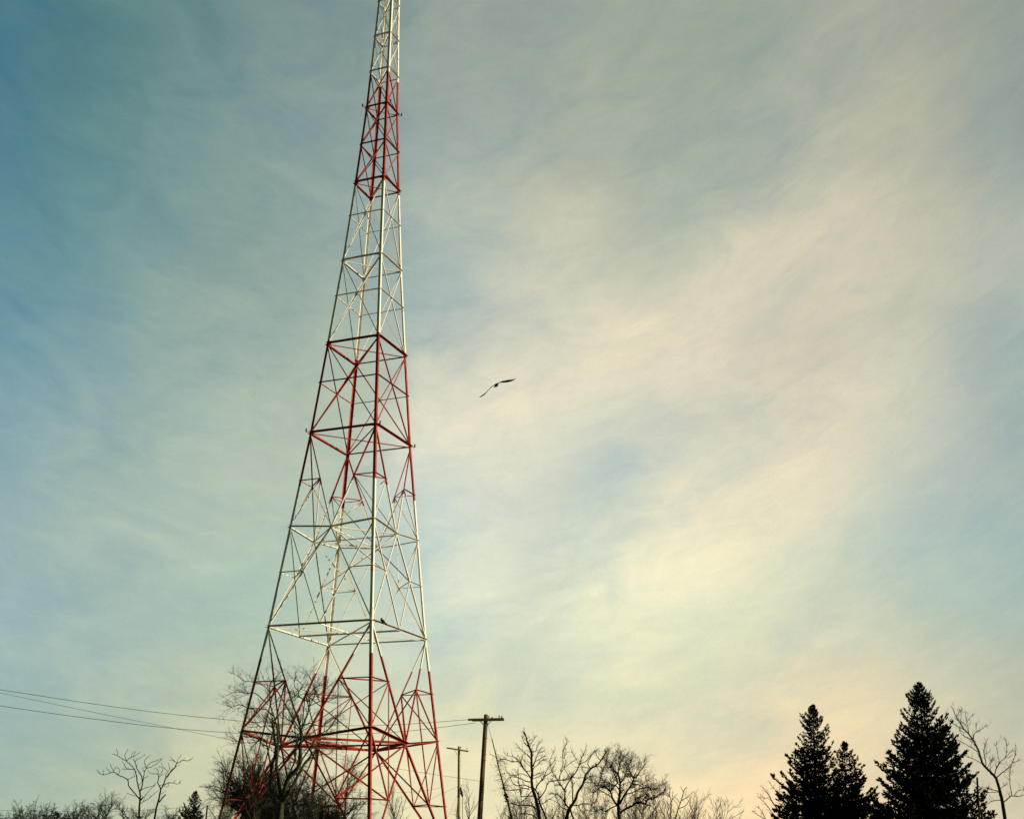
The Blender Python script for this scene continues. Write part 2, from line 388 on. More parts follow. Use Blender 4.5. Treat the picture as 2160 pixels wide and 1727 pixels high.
    # obstruction lamps on short arms
    for l in ('4', '8'):
        for k in (0, 1, 2):
            p = P(k, l); d = dirn(k); 
            if k == 1: d = (d * 0.5 + V((0.8, 0.3, 0))).normalized()
            e = p + d * 0.24
            b = MB(); c = e + V((0, 0, 0.05))
            b.tube([c, c + V((0, 0, 0.03)), c + V((0, 0, 0.13)), c + V((0, 0, 0.17)), c + V((0, 0, 0.19))], [0.05, 0.052, 0.05, 0.035, 0.008], 10)
            lamp = b.build('obstruction_lamp', LAMP, root, True); lamp['org'] = tuple(org)
            a = MB(); a.tube([p, e, e + V((0, 0, 0.05))], 0.016, 6); a.tube([e + V((0, 0, 0.02)), e + V((0, 0, 0.055))], 0.055, 10)
            a.build('bracket', BLACK, lamp)
tower()
#@@TREES
# ------------------------------------------------------------------ trees
def rnd_perp(d, rng):
    v = V((rng.gauss(0, 1), rng.gauss(0, 1), rng.gauss(0, 1))); v -= d * v.dot(d)
    return v.normalized() if v.length > 1e-6 else V((1, 0, 0))
def crom(p, sub):                                      # Catmull-Rom through points given as tuples
    if len(p) < 3: sub = max(sub, 2)
    out = []; n = len(p)
    for i in range(n - 1):
        p0, p1, p2, p3 = p[max(i - 1, 0)], p[i], p[i + 1], p[min(i + 2, n - 1)]
        for j in range(sub):
            t = j / sub
            out.append(tuple(0.5 * (2 * b + (c - a) * t + (2 * a - 5 * b + 4 * c - e) * t * t + (3 * b - a - 3 * c + e) * t ** 3)
                             for a, b, c, e in zip(p0, p1, p2, p3)))
    out.append(tuple(p[-1])); return out
def twig(mb, p, d, L, r, lvl, rng, up=0.25, kids=3, wob=0.35, sides=3):
    n = 4 if lvl else 3; pts = [p]; q = p; dd = d
    for i in range(n):
        dd = (dd + rnd_perp(dd, rng) * (wob * rng.random()) + V((0, 0, up * 0.3))).normalized(); q = q + dd * (L / n); pts.append(q)
    mb.tube(pts, [r * (1 - 0.62 * i / n) for i in range(n + 1)], sides, False)
    if lvl:
        for _ in range(kids):
            t = rng.uniform(0.25, 1.0); i = min(n - 1, int(t * n)); b = pts[i] + (pts[i + 1] - pts[i]) * (t * n - i)
            a = math.radians(rng.uniform(25, 60)); nd_ = (dd * math.cos(a) + rnd_perp(dd, rng) * math.sin(a)).normalized()
            twig(mb, b, nd_, L * rng.uniform(0.35, 0.62), r * 0.6, lvl - 1, rng, up, kids, wob, sides)
def traced(name, label, cat, Y, limbs, seed, bark=BARK, dens=1.0, tl=(7, 20), group=None, org=(0, 0, 1), lvl=1, kids=3, drift=0.55, tup=0.25, minr=0.42):
    """limbs: ('t' trunk | 'c' crown, radius at start, radius at end (photo pixels), points), in the order they leave each other."""
    rng = random.Random(seed); ox, oy, s = org; mpp = Y / FPX
    tr, cr = MB(), MB(); known = []; base = None
    for part, r0, r1, pts in limbs:
        P = [(ox + x / s, oy + y / s) for x, y in pts]
        dep = Y; best = 1e9
        for kx, ky, kd in known:
            e = (kx - P[0][0]) ** 2 + (ky - P[0][1]) ** 2
            if e < best: best, dep = e, kd
        if best > 400: dep = Y
        sl = 0 if (part == 't' and base is None) else rng.uniform(-drift, drift)
        q = []; run = 0
        for i, (x, y) in enumerate(P):
            if i: run += math.hypot(x - P[i - 1][0], y - P[i - 1][1])
            q.append((x, y, dep + sl * run * mpp))
        q = crom(q, 4 if part == 'c' else 3)
        q = [(x + rng.gauss(0, 0.22), y + rng.gauss(0, 0.22), d) for x, y, d in q]
        known += q
        pts3 = [at(x, y, d) for x, y, d in q]; n = len(pts3)
        rad = [mpp * max(0.3, (r0 + (r1 - r0) * i / (n - 1))) * rng.uniform(0.94, 1.07) for i in range(n)]
        if base is None:
            g = gh(pts3[0].x, Y); b = V((pts3[0].x + (pts3[0].x - pts3[min(n - 1, 4)].x) * 0.12, pts3[0].y, g)); base = b
            pts3 = [b - V((0, 0, 0.15)), b + V((0, 0, 0.25))] + pts3; rad = [rad[0] * 1.55, rad[0] * 1.25] + rad
        (tr if part == 't' else cr).tube(pts3, rad, 8 if max(rad) > 0.07 else 5)
        length = sum(math.hypot(q[i + 1][0] - q[i][0], q[i + 1][1] - q[i][1]) for i in range(len(q) - 1))
        off = len(pts3) - n
        m = int(length * dens * (0.5 if part == 't' else 1) / 9 + rng.random())
        for _ in range(m):
            t = rng.uniform(0.45 if part == 't' else 0.22, 1.0); i = min(n - 2, int(t * (n - 1)))
            p = pts3[off + i].lerp(pts3[off + i + 1], t * (n - 1) - i); tg = (pts3[off + i + 1] - pts3[off + i]).normalized()
            a = math.radians(rng.uniform(28, 65)); d = (tg * math.cos(a) + rnd_perp(tg, rng) * math.sin(a)).normalized()
            Lt = rng.uniform(*tl) * mpp * (1.0 if lvl else 0.8)
            twig(cr, p, d, Lt, mpp * max(minr, min(0.85, 0.5 * rad[off + i] / mpp)), lvl, rng, tup, kids)
        # a spray at the very tip
        if part == 'c' and r1 < 1.0:
            tg = (pts3[-1] - pts3[-2]).normalized()
            for _ in range(2): twig(cr, pts3[-1], (tg + rnd_perp(tg, rng) * 0.5).normalized(), rng.uniform(*tl) * 0.6 * mpp, mpp * minr, 0, rng, tup)
    root = empty(name, base, label, cat, group)
    tr.build('trunk', bark, root, True)
    if cr.v: cr.build('crown', bark, root, True)
    return root

def grow(tr, cr, p, d, L, r, lvl, cfg, rng):
    n = max(3, min(9, int(L / cfg['seg'][lvl]))); pts = [p]; q = p; dd = d; dirs = [d]
    for i in range(n):
        dd = (dd + rnd_perp(dd, rng) * cfg['wob'] * rng.random() + V((0, 0, cfg['up'][lvl]))).normalized()
        q = q + dd * (L / n); pts.append(q); dirs.append(dd)
    rad = [r * (1 - 0.72 * i / n) for i in range(n + 1)]
    (tr if lvl == 0 else cr).tube(pts, rad, (8, 6, 4, 3, 3)[lvl], lvl < 2)
    if lvl < cfg['lv']:
        k = cfg['n'][lvl]
        for j in range(k):
            t = cfg['t0'][lvl] + (1 - cfg['t0'][lvl]) * ((j + rng.random()) / k); t = min(t, 0.99)
            i = int(t * n); b = pts[i].lerp(pts[i + 1], t * n - i); e = dirs[i + 1]
            a = math.radians(rng.uniform(*cfg['ang'])); nd_ = (e * math.cos(a) + rnd_perp(e, rng) * math.sin(a)).normalized()
            l2 = L * cfg['ratio'][lvl] * rng.uniform(0.7, 1.15) * (1.15 - 0.5 * t)
            grow(tr, cr, b, nd_, l2, max(cfg['rmin'], r * (1 - 0.72 * t) * 0.62), lvl + 1, cfg, rng)
OAK = dict(seg=(0.9, 0.7, 0.4, 0.3, 0.3), wob=0.5, up=(0.05, 0.10, 0.06, 0.03, 0), lv=3, n=(9, 8, 7), t0=(0.35, 0.25, 0.2), ang=(30, 65), ratio=(0.62, 0.48, 0.42), rmin=0.011)
FUZZ = dict(seg=(0.9, 0.7, 0.4, 0.3, 0.3), wob=0.4, up=(0.08, 0.10, -0.03, -0.10, -0.1), lv=3, n=(20, 17, 11), t0=(0.14, 0.12, 0.10), ang=(22, 58), ratio=(0.64, 0.52, 0.50), rmin=0.0085)
THIN = dict(seg=(0.6, 0.5, 0.35, 0.3, 0.3), wob=0.35, up=(0.08, 0.16, 0.12, 0.05, 0), lv=2, n=(11, 7, 4), t0=(0.3, 0.2, 0.2), ang=(25, 50), ratio=(0.42, 0.42, 0.4), rmin=0.010)
def tree(name, label, cat, px, top, Y, cfg, seed, bark=BARK, r=None, lean=0.0, group=None, stems=1, hfac=0.72, **over):
    """a bare tree grown from its foot; px, top: where its middle and its top stand in the photograph"""
    cfg = dict(cfg, **over); rng = random.Random(seed)
    t = at(px, top, Y); g = gh(t.x, Y); base = V((t.x - lean * (t.z - g), Y, g)); H = t.z - g
    root = empty(name, base, label, cat, group); tr, cr = MB(), MB(); r = r or H * 0.016
    for s in range(stems):
        a = rng.uniform(0, 6.28); d = V((lean + (0.28 * math.cos(a) if stems > 1 else 0), 0.28 * math.sin(a) if stems > 1 else 0, 1)).normalized()
        grow(tr, cr, base - V((0, 0, 0.1)), d, H * hfac * (1 if s == 0 else rng.uniform(0.6, 0.95)), r * (1 if stems == 1 else 0.7), 0, cfg, rng)
    tr.build('trunk', bark, root, True); cr.build('crown', bark, root, True); return root

# --- bare tree with several stems standing before the tower's left legs (traced limb by limb)
def cv(ox, oy, s, pts): return [(ox + x / s, oy + y / s) for x, y in pts]
A2 = lambda *p: cv(480, 1410, 8.208, p)
A3 = lambda *p: cv(420, 1560, 6.7375, p)
front = [
 ('t', 7.18, 5.36, A3((1150, 1125), (1160, 980), (1175, 880))),
 ('t', 3.89, 2.15, A3((1175, 880), (1150, 700), (1120, 480), (1100, 380), (1112, 200), (1120, 100)) + A2((875, 1200), (860, 1000), (828, 920))),
 ('t', 4.65, 2.64, A3((1175, 880), (1260, 560), (1400, 400), (1440, 280), (1430, 100)) + A2((1252, 1350), (1280, 1200), (1262, 1075))),
 ('t', 3.05, 1.81, A3((1130, 830), (1010, 680), (1030, 400), (1070, 250), (1090, 100)) + A2((820, 1300), (800, 1150), (785, 1000), (770, 850))),
 ('t', 4.06, 2.06, A3((1180, 860), (1280, 720), (1360, 600), (1440, 440), (1500, 330), (1580, 240))),
 ('t', 5.07, 3.71, A3((1180, 880), (1240, 790), (1300, 715))),
 ('c', 1.73, 0.58, A2((828, 920), (800, 820), (760, 700), (735, 550), (730, 400), (732, 310), (760, 220), (850, 140), (920, 60))),
 ('c', 1.44, 0.58, A2((800, 820), (720, 750), (660, 700), (560, 690), (340, 675), (300, 650), (200, 625), (60, 660), (5, 632))),
 ('c', 1.15, 0.43, A2((700, 620), (600, 520), (520, 450), (430, 410), (320, 425), (180, 400), (60, 415))),
 ('c', 1.08, 0.43, A2((728, 410), (680, 340), (600, 280), (500, 245), (400, 220), (270, 205), (200, 130))),
 ('c', 1.44, 0.50, A2((832, 880), (920, 760), (1000, 680), (1020, 560), (1100, 520), (1200, 440))),
 ('c', 0.86, 0.43, A2((820, 945), (700, 920), (600, 905), (520, 930), (400, 910), (310, 810))),
 ('c', 0.86, 0.42, A2((620, 890), (560, 830), (520, 760), (450, 700))),
 ('c', 0.94, 0.43, A2((780, 1010), (690, 980), (600, 1000), (500, 960), (410, 920))),
 ('c', 0.72, 0.42, A2((750, 620), (840, 560), (900, 480), (960, 420), (1000, 330))),
 ('c', 1.87, 1.01, A3((1180, 800), (1310, 420), (1370, 280)) + A2((1165, 1560), (1170, 1400), (1200, 1280), (1170, 1100), (1150, 960), (1110, 915), (1040, 880), (945, 765))),
 ('c', 1.87, 0.86, A3((1020, 400), (990, 220), (965, 80)) + A2((690, 1350), (640, 1230), (560, 1200), (400, 1180), (280, 1165))),
 ('c', 0.72, 0.42, A2((560, 1250), (430, 1275), (200, 1275), (110, 1220))),
 ('c', 1.66, 0.79, A2((1265, 1080), (1250, 950), (1220, 820), (1170, 720), (1110, 620))),
 ('c', 1.80, 0.58, A2((1270, 1070), (1330, 920), (1390, 760), (1422, 620), (1420, 500), (1450, 400), (1520, 330), (1600, 280))),
 ('c', 1.37, 0.58, A2((1421, 570), (1300, 520), (1222, 450), (1240, 390), (1290, 310), (1270, 240))),
 ('c', 0.86, 0.43, A2((1232, 390), (1165, 310), (1150, 220), (1170, 160))),
 ('c', 1.08, 0.50, A2((1421, 640), (1510, 600), (1590, 560), (1560, 500), (1540, 400), (1480, 300), (1440, 190))),
 ('c', 0.79, 0.42, A2((1590, 560), (1720, 570), (1830, 520), (1870, 480))),
 ('c', 0.72, 0.42, A2((1450, 400), (1490, 330), (1480, 240), (1400, 100))),
 ('c', 0.72, 0.42, A2((1560, 480), (1640, 400), (1720, 330), (1800, 260))),
 ('c', 1.30, 0.58, A2((1300, 1000), (1400, 945), (1520, 970), (1640, 1000), (1740, 1000))),
 ('c', 0.72, 0.42, A2((1640, 995), (1720, 900), (1800, 850), (1880, 800), (1900, 880))),
 ('c', 1.80, 0.65, A3((1440, 330), (1530, 180), (1620, 60)) + A2((1480, 1270), (1600, 1140), (1750, 1040), (1830, 960))),
 ('c', 0.79, 0.42, A2((1480, 1270), (1600, 1280), (1750, 1270), (1960, 1275))),
 ('c', 0.79, 0.42, A2((1400, 1400), (1560, 1470), (1780, 1465), (1815, 1400))),
 ('c', 1.15, 0.58, A3((1350, 690), (1440, 700), (1500, 720), (1590, 680), (1700, 650), (1850, 640))),
 ('c', 1.08, 0.50, A3((1500, 330), (1560, 290), (1590, 200), (1640, 140))),
 ('c', 1.30, 0.58, A3((1150, 850), (1000, 690), (900, 590), (830, 500), (750, 430), (690, 330))),
 ('c', 0.86, 0.43, A3((1330, 420), (1250, 400), (1200, 330), (1180, 250))),
 ('c', 0.86, 0.43, A2((1245, 1150), (1110, 1080), (1000, 1140), (920, 1200))),
 ('c', 1.08, 0.50, A2((690, 1340), (600, 1300), (540, 1240), (450, 1330), (380, 1400))),
 ('c', 1.08, 0.50, A2((780, 1100), (700, 1040), (640, 940), (620, 860))),
]
traced('bare_tree', 'bare many-stemmed tree with pale greenish trunks against the left legs of the tower', 'tree', 66, front, 5, BARK_PALE, dens=2.0, tl=(12, 36), lvl=2, kids=3, drift=0.5, minr=0.42)

# --- the two slim bare trees at the left
C1 = lambda *p: cv(200, 1570, 10.267, p)
left1 = [
 ('t', 2.3, 1.5, C1((960, 1612), (965, 1400), (975, 1200), (982, 1080), (972, 1010))),
 ('c', 1.3, 0.45, C1((965, 1170), (900, 1090), (830, 1010), (760, 930), (728, 870), (715, 760), (640, 710), (560, 680), (500, 650), (425, 595), (340, 610), (270, 635), (180, 650), (110, 625), (60, 570))),
 ('c', 1.4, 0.45, C1((972, 1010), (940, 900), (912, 780), (902, 680), (880, 590), (850, 520), (790, 450), (700, 370), (590, 300), (490, 235), (390, 205))),
 ('c', 1.4, 0.5, C1((985, 1010), (1030, 850), (1020, 700), (980, 620), (920, 530), (890, 430), (865, 360), (830, 320))),
 ('c', 1.0, 0.4, C1((1032, 830), (1050, 740), (1070, 600), (1110, 510), (1090, 420), (1080, 350), (1120, 290), (1190, 230))),
 ('c', .8, .4, C1((1110, 510), (1200, 490), (1290, 440), (1360, 395), (1450, 320))), ('c', .7, .4, C1((1115, 500), (1180, 410), (1260, 370), (1360, 335), (1420, 315))),
 ('c', .6, .4, C1((870, 355), (950, 300), (1060, 235))), ('c', .7, .4, C1((695, 350), (660, 280), (650, 220), (700, 120))), ('c', .8, .4, C1((700, 335), (770, 280), (880, 230), (955, 180))),
 ('c', .5, .4, C1((490, 235), (490, 150), (470, 110))), ('c', .8, .4, C1((870, 530), (720, 525), (660, 470), (600, 370))), ('c', .5, .4, C1((720, 525), (620, 530))),
 ('c', .5, .4, C1((785, 265), (815, 180))), ('c', .5, .4, C1((840, 245), (865, 150))), ('c', .7, .4, C1((715, 755), (780, 720), (850, 685), (852, 660))),
 ('c', .6, .4, C1((500, 650), (545, 560), (530, 530), (490, 490))), ('c', .6, .4, C1((425, 595), (390, 540), (345, 450))), ('c', .5, .4, C1((400, 560), (450, 490))), ('c', .5, .4, C1((190, 645), (180, 600), (190, 560))), ('c', .5, .4, C1((340, 605), (300, 560), (260, 510))),
 ('c', .6, .4, C1((1070, 580), (1035, 515), (1060, 480))), ('c', .6, .4, C1((1050, 740), (1150, 680))), ('c', .8, .4, C1((1010, 985), (1090, 930), (1180, 910), (1280, 880))),
 ('c', .8, .4, C1((1000, 1270), (1050, 1230), (1150, 1180), (1240, 1100), (1370, 990))), ('c', .6, .4, C1((1060, 1220), (1090, 1090), (1200, 970), (1300, 870), (1320, 830))), ('c', 1.5, 1.4, C1((985, 1210), (1020, 1165), (1052, 1125))),
 ('c', .6, .4, C1((940, 890), (1000, 820))), ('c', .5, .4, C1((905, 1115), (800, 1090), (710, 1050))),
]
traced('bare_tree', 'slim upright bare tree with wide forked limbs, taller of the slim pair at left', 'tree', 100, left1, 11, BARK_DARK, dens=0.9, tl=(3.5, 8), lvl=0, drift=0.5, minr=0.36)
left2 = [
 ('t', 2.3, 1.5, C1((1285, 1640), (1310, 1500), (1350, 1300), (1390, 1150), (1420, 1000), (1430, 950))),
 ('c', 1.4, 0.5, C1((1430, 950), (1480, 880), (1530, 740), (1620, 610), (1720, 510), (1770, 410), (1830, 380), (1910, 335), (2020, 345), (2120, 280))),
 ('c', .7, .4, C1((1772, 405), (1800, 320), (1860, 240))), ('c', .6, .4, C1((1770, 395), (1720, 345), (1650, 290))), ('c', .5, .4, C1((1735, 360), (1620, 330))),
 ('c', .9, .4, C1((1580, 690), (1650, 560), (1750, 480), (1805, 455))),
 ('c', 1.2, .4, C1((1425, 950), (1390, 880), (1365, 820), (1380, 740), (1388, 700), (1370, 640), (1350, 625), (1230, 630), (1170, 580))),
 ('c', .6, .4, C1((1352, 625), (1380, 570), (1330, 510))), ('c', .7, .4, C1((1390, 700), (1440, 650), (1520, 610))), ('c', .6, .4, C1((1385, 655), (1440, 600), (1480, 540), (1450, 490), (1390, 470))),
 ('c', .7, .4, C1((1540, 720), (1535, 650), (1580, 580), (1490, 490), (1450, 420))), ('c', .5, .4, C1((1585, 580), (1620, 500), (1590, 420))),
 ('c', .9, .4, C1((1488, 880), (1580, 830), (1700, 825), (1800, 850), (1860, 780))), ('c', .5, .4, C1((1700, 825), (1740, 770))), ('c', .6, .4, C1((1400, 890), (1440, 870), (1480, 860))),
 ('c', 1.5, 1.3, C1((1395, 1240), (1440, 1180), (1490, 1120), (1535, 1075))), ('c', .6, .4, C1((1430, 1070), (1510, 1015))), ('c', .5, .4, C1((1500, 900), (1580, 910), (1600, 850))),
]
traced('bare_tree', 'slim leaning bare tree with a broken stub, shorter of the slim pair at left', 'tree', 102, left2, 12, BARK_DARK, dens=0.9, tl=(3.5, 8), lvl=0, drift=0.5, minr=0.36)

# --- right of the poles
E1 = lambda *p: cv(1020, 1530, 8.75, p)
elm1 = [
 ('t', 3.7, 1.2, E1((1040, 1740), (1000, 1500), (950, 1300), (900, 1150), (888, 1000), (895, 850), (885, 700), (880, 500), (835, 370), (800, 280), (782, 200), (745, 100))),
 ('t', 2.0, 1.4, E1((1165, 1724), (1090, 1550), (1030, 1400), (1000, 1250), (930, 1150))),
 ('c', 1.5, .5, E1((960, 1190), (1000, 1090), (1080, 990), (1110, 940), (1180, 790), (1230, 700))), ('c', 1.0, .4, E1((1110, 940), (1200, 890), (1260, 830), (1310, 720))),
 ('c', .9, .4, E1((885, 500), (960, 460), (1000, 370), (1045, 310))), ('c', .7, .4, E1((838, 340), (910, 290), (955, 210))), ('c', .7, .4, E1((832, 385), (760, 320), (715, 220))), ('c', .5, .4, E1((815, 285), (880, 250))),
 ('c', .9, .4, E1((880, 640), (850, 580), (770, 500), (690, 430), (615, 350))), ('c', 1.0, .4, E1((900, 770), (960, 620), (1010, 510), (1060, 410))), ('c', .6, .4, E1((1010, 510), (1120, 460))),
 ('c', .7, .4, E1((920, 750), (960, 660), (1050, 610), (1110, 560))), ('c', .8, .4, E1((905, 790), (1000, 720), (1060, 650), (1140, 620), (1220, 690))),
 ('c', 1.4, .5, E1((870, 965), (800, 860), (740, 790), (700, 730), (660, 665), (540, 660), (440, 630), (350, 615), (290, 610), (130, 520))),
 ('c', .8, .4, E1((670, 690), (620, 610), (540, 570), (450, 550), (400, 520))), ('c', .8, .4, E1((880, 830), (780, 830), (700, 700), (650, 560))), ('c', .7, .4, E1((860, 740), (780, 680), (720, 590), (740, 520))),
 ('c', 1.2, .5, E1((870, 1035), (780, 1020), (680, 970), (590, 945), (480, 950), (420, 1010), (370, 1090))), ('c', .8, .4, E1((820, 935), (700, 880), (560, 920), (440, 870), (340, 890))), ('c', .6, .4, E1((440, 870), (410, 790), (390, 690))),
 ('c', 1.2, .5, E1((885, 1145), (780, 1100), (700, 1090), (610, 1105), (540, 1060), (510, 980))), ('c', 1.1, .5, E1((850, 1170), (740, 1155), (660, 1170), (560, 1190), (420, 1190))),
 ('c', 1.1, .5, E1((920, 1290), (790, 1295), (690, 1300), (680, 1180), (650, 1050), (640, 900), (635, 840))), ('c', 1.7, .7, E1((960, 1525), (900, 1480), (760, 1460), (630, 1465), (570, 1445), (470, 1430))),
 ('c', 1.0, .4, E1((890, 1200), (800, 1310), (730, 1380), (690, 1410), (600, 1410))), ('c', .8, .4, E1((905, 985), (1010, 940), (1090, 890))), ('c', .8, .4, E1((910, 930), (1000, 880), (1080, 870))),
 ('c', 1.4, .6, E1((1000, 1735), (900, 1650), (790, 1620), (660, 1630))), ('c', 1.2, .5, E1((1040, 1330), (1140, 1190), (1180, 1060), (1240, 1025), (1400, 1005), (1560, 970))), ('c', 1.0, .4, E1((1080, 1450), (1200, 1360), (1310, 1300))),
]
traced('bare_tree', 'bare tree with a straight dark leader, just right of the big utility pole', 'tree', 84, elm1, 21, BARK_DARK, dens=2.6, tl=(5, 15), lvl=1, kids=2, drift=0.5, minr=0.36)
E2 = lambda *p: cv(1160, 1540, 8.983, p)
elm2 = [
 ('t', 3.4, .8, E2((300, 1700), (350, 1530), (372, 1480), (430, 1390), (490, 1290), (530, 1160), (620, 1020), (660, 890), (690, 820), (780, 720), (860, 670), (930, 620), (980, 540), (1040, 450), (1080, 380))),
 ('t', 2.2, 1.8, E2((460, 1700), (400, 1540), (372, 1480))),
 ('c', 1.9, .5, E2((372, 1480), (290, 1370), (280, 1230), (275, 1130), (190, 1020), (150, 945), (80, 840), (30, 750), (5, 640))), ('c', .7, .4, E2((5, 640), (0, 560), (40, 470), (65, 420))), ('c', .6, .4, E2((10, 650), (70, 590), (95, 560))),
 ('c', 1.5, .5, E2((280, 1120), (350, 980), (430, 870), (520, 740), (560, 640), (590, 530), (650, 430), (690, 300))), ('c', .7, .4, E2((520, 560), (470, 500), (430, 430), (390, 330))), ('c', .8, .4, E2((560, 640), (700, 560), (850, 390), (885, 380))),
 ('c', 1.0, .5, E2((0, 968), (150, 945), (310, 935), (420, 890), (530, 900), (650, 885))),
 ('c', 1.1, .4, E2((170, 930), (200, 820), (260, 720), (300, 600), (270, 480), (295, 400))), ('c', .8, .4, E2((195, 770), (250, 650), (240, 450), (280, 320), (320, 230), (325, 190))), ('c', .8, .4, E2((280, 700), (380, 620), (490, 540))),
 ('c', .9, .4, E2((690, 820), (640, 790), (620, 740))), ('c', 1.0, .4, E2((780, 720), (720, 640), (740, 560), (830, 400))), ('c', .8, .4, E2((780, 720), (700, 700), (620, 690), (500, 700))), ('c', 1.4, .5, E2((430, 1390), (430, 1150), (420, 960), (360, 860), (280, 740))),
 ('c', .8, .4, E2((960, 560), (890, 480), (860, 400))), ('c', .9, .4, E2((660, 960), (720, 890), (800, 860), (870, 870))), ('c', .8, .4, E2((640, 1000), (700, 985), (800, 995), (900, 1000))),
 ('c', 1.2, .5, E2((440, 1420), (540, 1420), (620, 1390), (780, 1400), (840, 1370), (900, 1260))), ('c', 1.3, .5, E2((310, 1400), (200, 1250), (90, 1200), (0, 1190))), ('c', 1.0, .4, E2((350, 1500), (200, 1440), (110, 1250), (90, 1050), (50, 950))),
]
traced('bare_tree', 'bare forked tree with one limb curving up to the right, left of the dense oak', 'tree', 86, elm2, 22, BARK_DARK, dens=2.8, tl=(5, 15), lvl=1, kids=2, drift=0.5, minr=0.36)
oak = [
 ('t', 3.6, 1.4, E2((1320, 1700), (1300, 1500), (1292, 1400), (1310, 1300), (1320, 1200), (1330, 1000), (1300, 850), (1250, 780))),
 ('c', 2.2, .6, E2((1290, 1430), (1210, 1330), (1160, 1200), (1140, 1140), (1060, 1080), (980, 1045), (900, 1045), (820, 990), (770, 900))), ('c', 1.3, .4, E2((910, 1035), (950, 940), (990, 800), (1030, 680), (1080, 540), (1110, 410))),
 ('c', 1.5, .5, E2((1155, 1130), (1240, 1040), (1280, 970), (1220, 830), (1160, 720), (1190, 600), (1230, 510))), ('c', 1.2, .5, E2((1230, 1330), (1150, 1250), (1060, 1190), (1000, 1160), (920, 1105), (860, 1150), (820, 1180))),
 ('c', 2.4, .6, E2((1320, 1390), (1400, 1240), (1500, 1090), (1560, 1000), (1580, 900), (1520, 800), (1500, 700))), ('c', 1.3, .4, E2((1555, 1015), (1640, 1020), (1720, 1030), (1790, 980), (1870, 940), (1920, 920))),
 ('c', 1.2, .4, E2((1580, 920), (1660, 830), (1760, 700), (1800, 650))), ('c', 1.6, .5, E2((1330, 1010), (1400, 900), (1470, 740), (1510, 640), (1570, 520))), ('c', 1.3, .4, E2((1310, 900), (1300, 700), (1350, 580), (1400, 480))),
 ('c', 1.3, .5, E2((1320, 1130), (1250, 1050), (1150, 1010), (1040, 960), (980, 900))), ('c', 2.4, .8, E2((1320, 1570), (1440, 1480), (1560, 1430), (1650, 1360), (1740, 1370), (1800, 1390), (1870, 1300), (1960, 1290), (2060, 1220), (2150, 1160), (2190, 1100))),
 ('c', 1.4, .5, E2((1260, 1420), (1150, 1470), (1060, 1530), (960, 1490), (880, 1530), (700, 1510))), ('c', 1.3, .5, E2((1440, 1200), (1560, 1180), (1700, 1100), (1850, 1080), (1960, 1120), (2060, 1100))), ('c', 1.3, .5, E2((1560, 1430), (1640, 1280), (1780, 1230), (1860, 1120))),
 ('c', 1.1, .4, E2((1250, 780), (1180, 700), (1100, 700), (1060, 600))), ('c', 1.1, .4, E2((1280, 820), (1330, 680), (1300, 560), (1330, 430))), ('c', 1.1, .4, E2((1470, 740), (1420, 640), (1390, 570))), ('c', 1.0, .4, E2((1580, 900), (1650, 760), (1690, 640))),
]
traced('bare_oak_tree', 'bare oak with a dense dark twiggy crown right of the forked tree', 'tree', 82, oak, 23, BARK_DARK, dens=4.6, tl=(9, 26), lvl=2, kids=3, drift=0.6, minr=0.36)

# --- pale leaning tree by the right edge
G = lambda *p: cv(1980, 1480, 6.978, p)
birch = [
 ('t', 3.6, .6, G((985, 1760), (950, 1550), (925, 1400), (890, 1270), (850, 1130), (780, 1050), (700, 970), (640, 890), (600, 760), (560, 660), (520, 580), (440, 470), (360, 380), (290, 270), (240, 180), (210, 100))),
 ('c', .8, .4, G((640, 910), (560, 860), (440, 810), (360, 780))), ('c', .9, .4, G((575, 730), (500, 680), (400, 620), (290, 560))), ('c', .7, .4, G((480, 550), (390, 515), (320, 450), (310, 400))), ('c', .8, .4, G((380, 412), (270, 350), (180, 290), (130, 230), (115, 190))),
 ('c', .6, .4, G((320, 295), (330, 220), (325, 160))), ('c', .6, .4, G((275, 220), (300, 140), (345, 110))), ('c', .6, .4, G((450, 480), (430, 360), (400, 250), (395, 180))), ('c', .5, .4, G((445, 460), (400, 350), (360, 300))), ('c', .5, .4, G((420, 290), (490, 190))),
 ('c', .8, .4, G((510, 570), (520, 490), (550, 440), (630, 400), (685, 350))), ('c', .5, .4, G((550, 440), (555, 330))), ('c', .9, .4, G((695, 965), (690, 850), (660, 720), (690, 650), (710, 560))), ('c', .5, .4, G((680, 770), (750, 730))), ('c', .6, .4, G((715, 975), (770, 860), (790, 830))),
 ('c', 1.1, .4, G((820, 1085), (850, 970), (910, 880), (990, 810), (1050, 740))), ('c', .7, .4, G((980, 820), (1000, 700), (990, 550))), ('c', .6, .4, G((895, 890), (850, 680), (845, 620))), ('c', 1.2, .4, G((850, 1115), (920, 1050), (1000, 990), (1060, 930), (1120, 800), (1140, 680))), ('c', .6, .4, G((1085, 900), (1170, 860))),
 ('c', 1.0, .4, G((880, 1310), (800, 1290), (700, 1260), (600, 1245), (430, 1080))), ('c', .7, .4, G((885, 1322), (720, 1325), (620, 1280))), ('c', .9, .4, G((915, 1442), (830, 1445), (760, 1470), (710, 1510))),
 ('c', 1.2, .5, G((965, 1470), (1040, 1400), (1080, 1380), (1170, 1385), (1270, 1370))), ('c', .9, .4, G((1080, 1380), (1050, 1200), (1050, 1050), (1060, 950))), ('c', .7, .4, G((1115, 1375), (1160, 1310), (1250, 1290))), ('c', .6, .4, G((905, 1280), (1000, 1200))),
 ('c', .6, .4, G((770, 1045), (760, 930), (800, 830))), ('c', .5, .4, G((560, 660), (500, 600), (460, 560))),
]
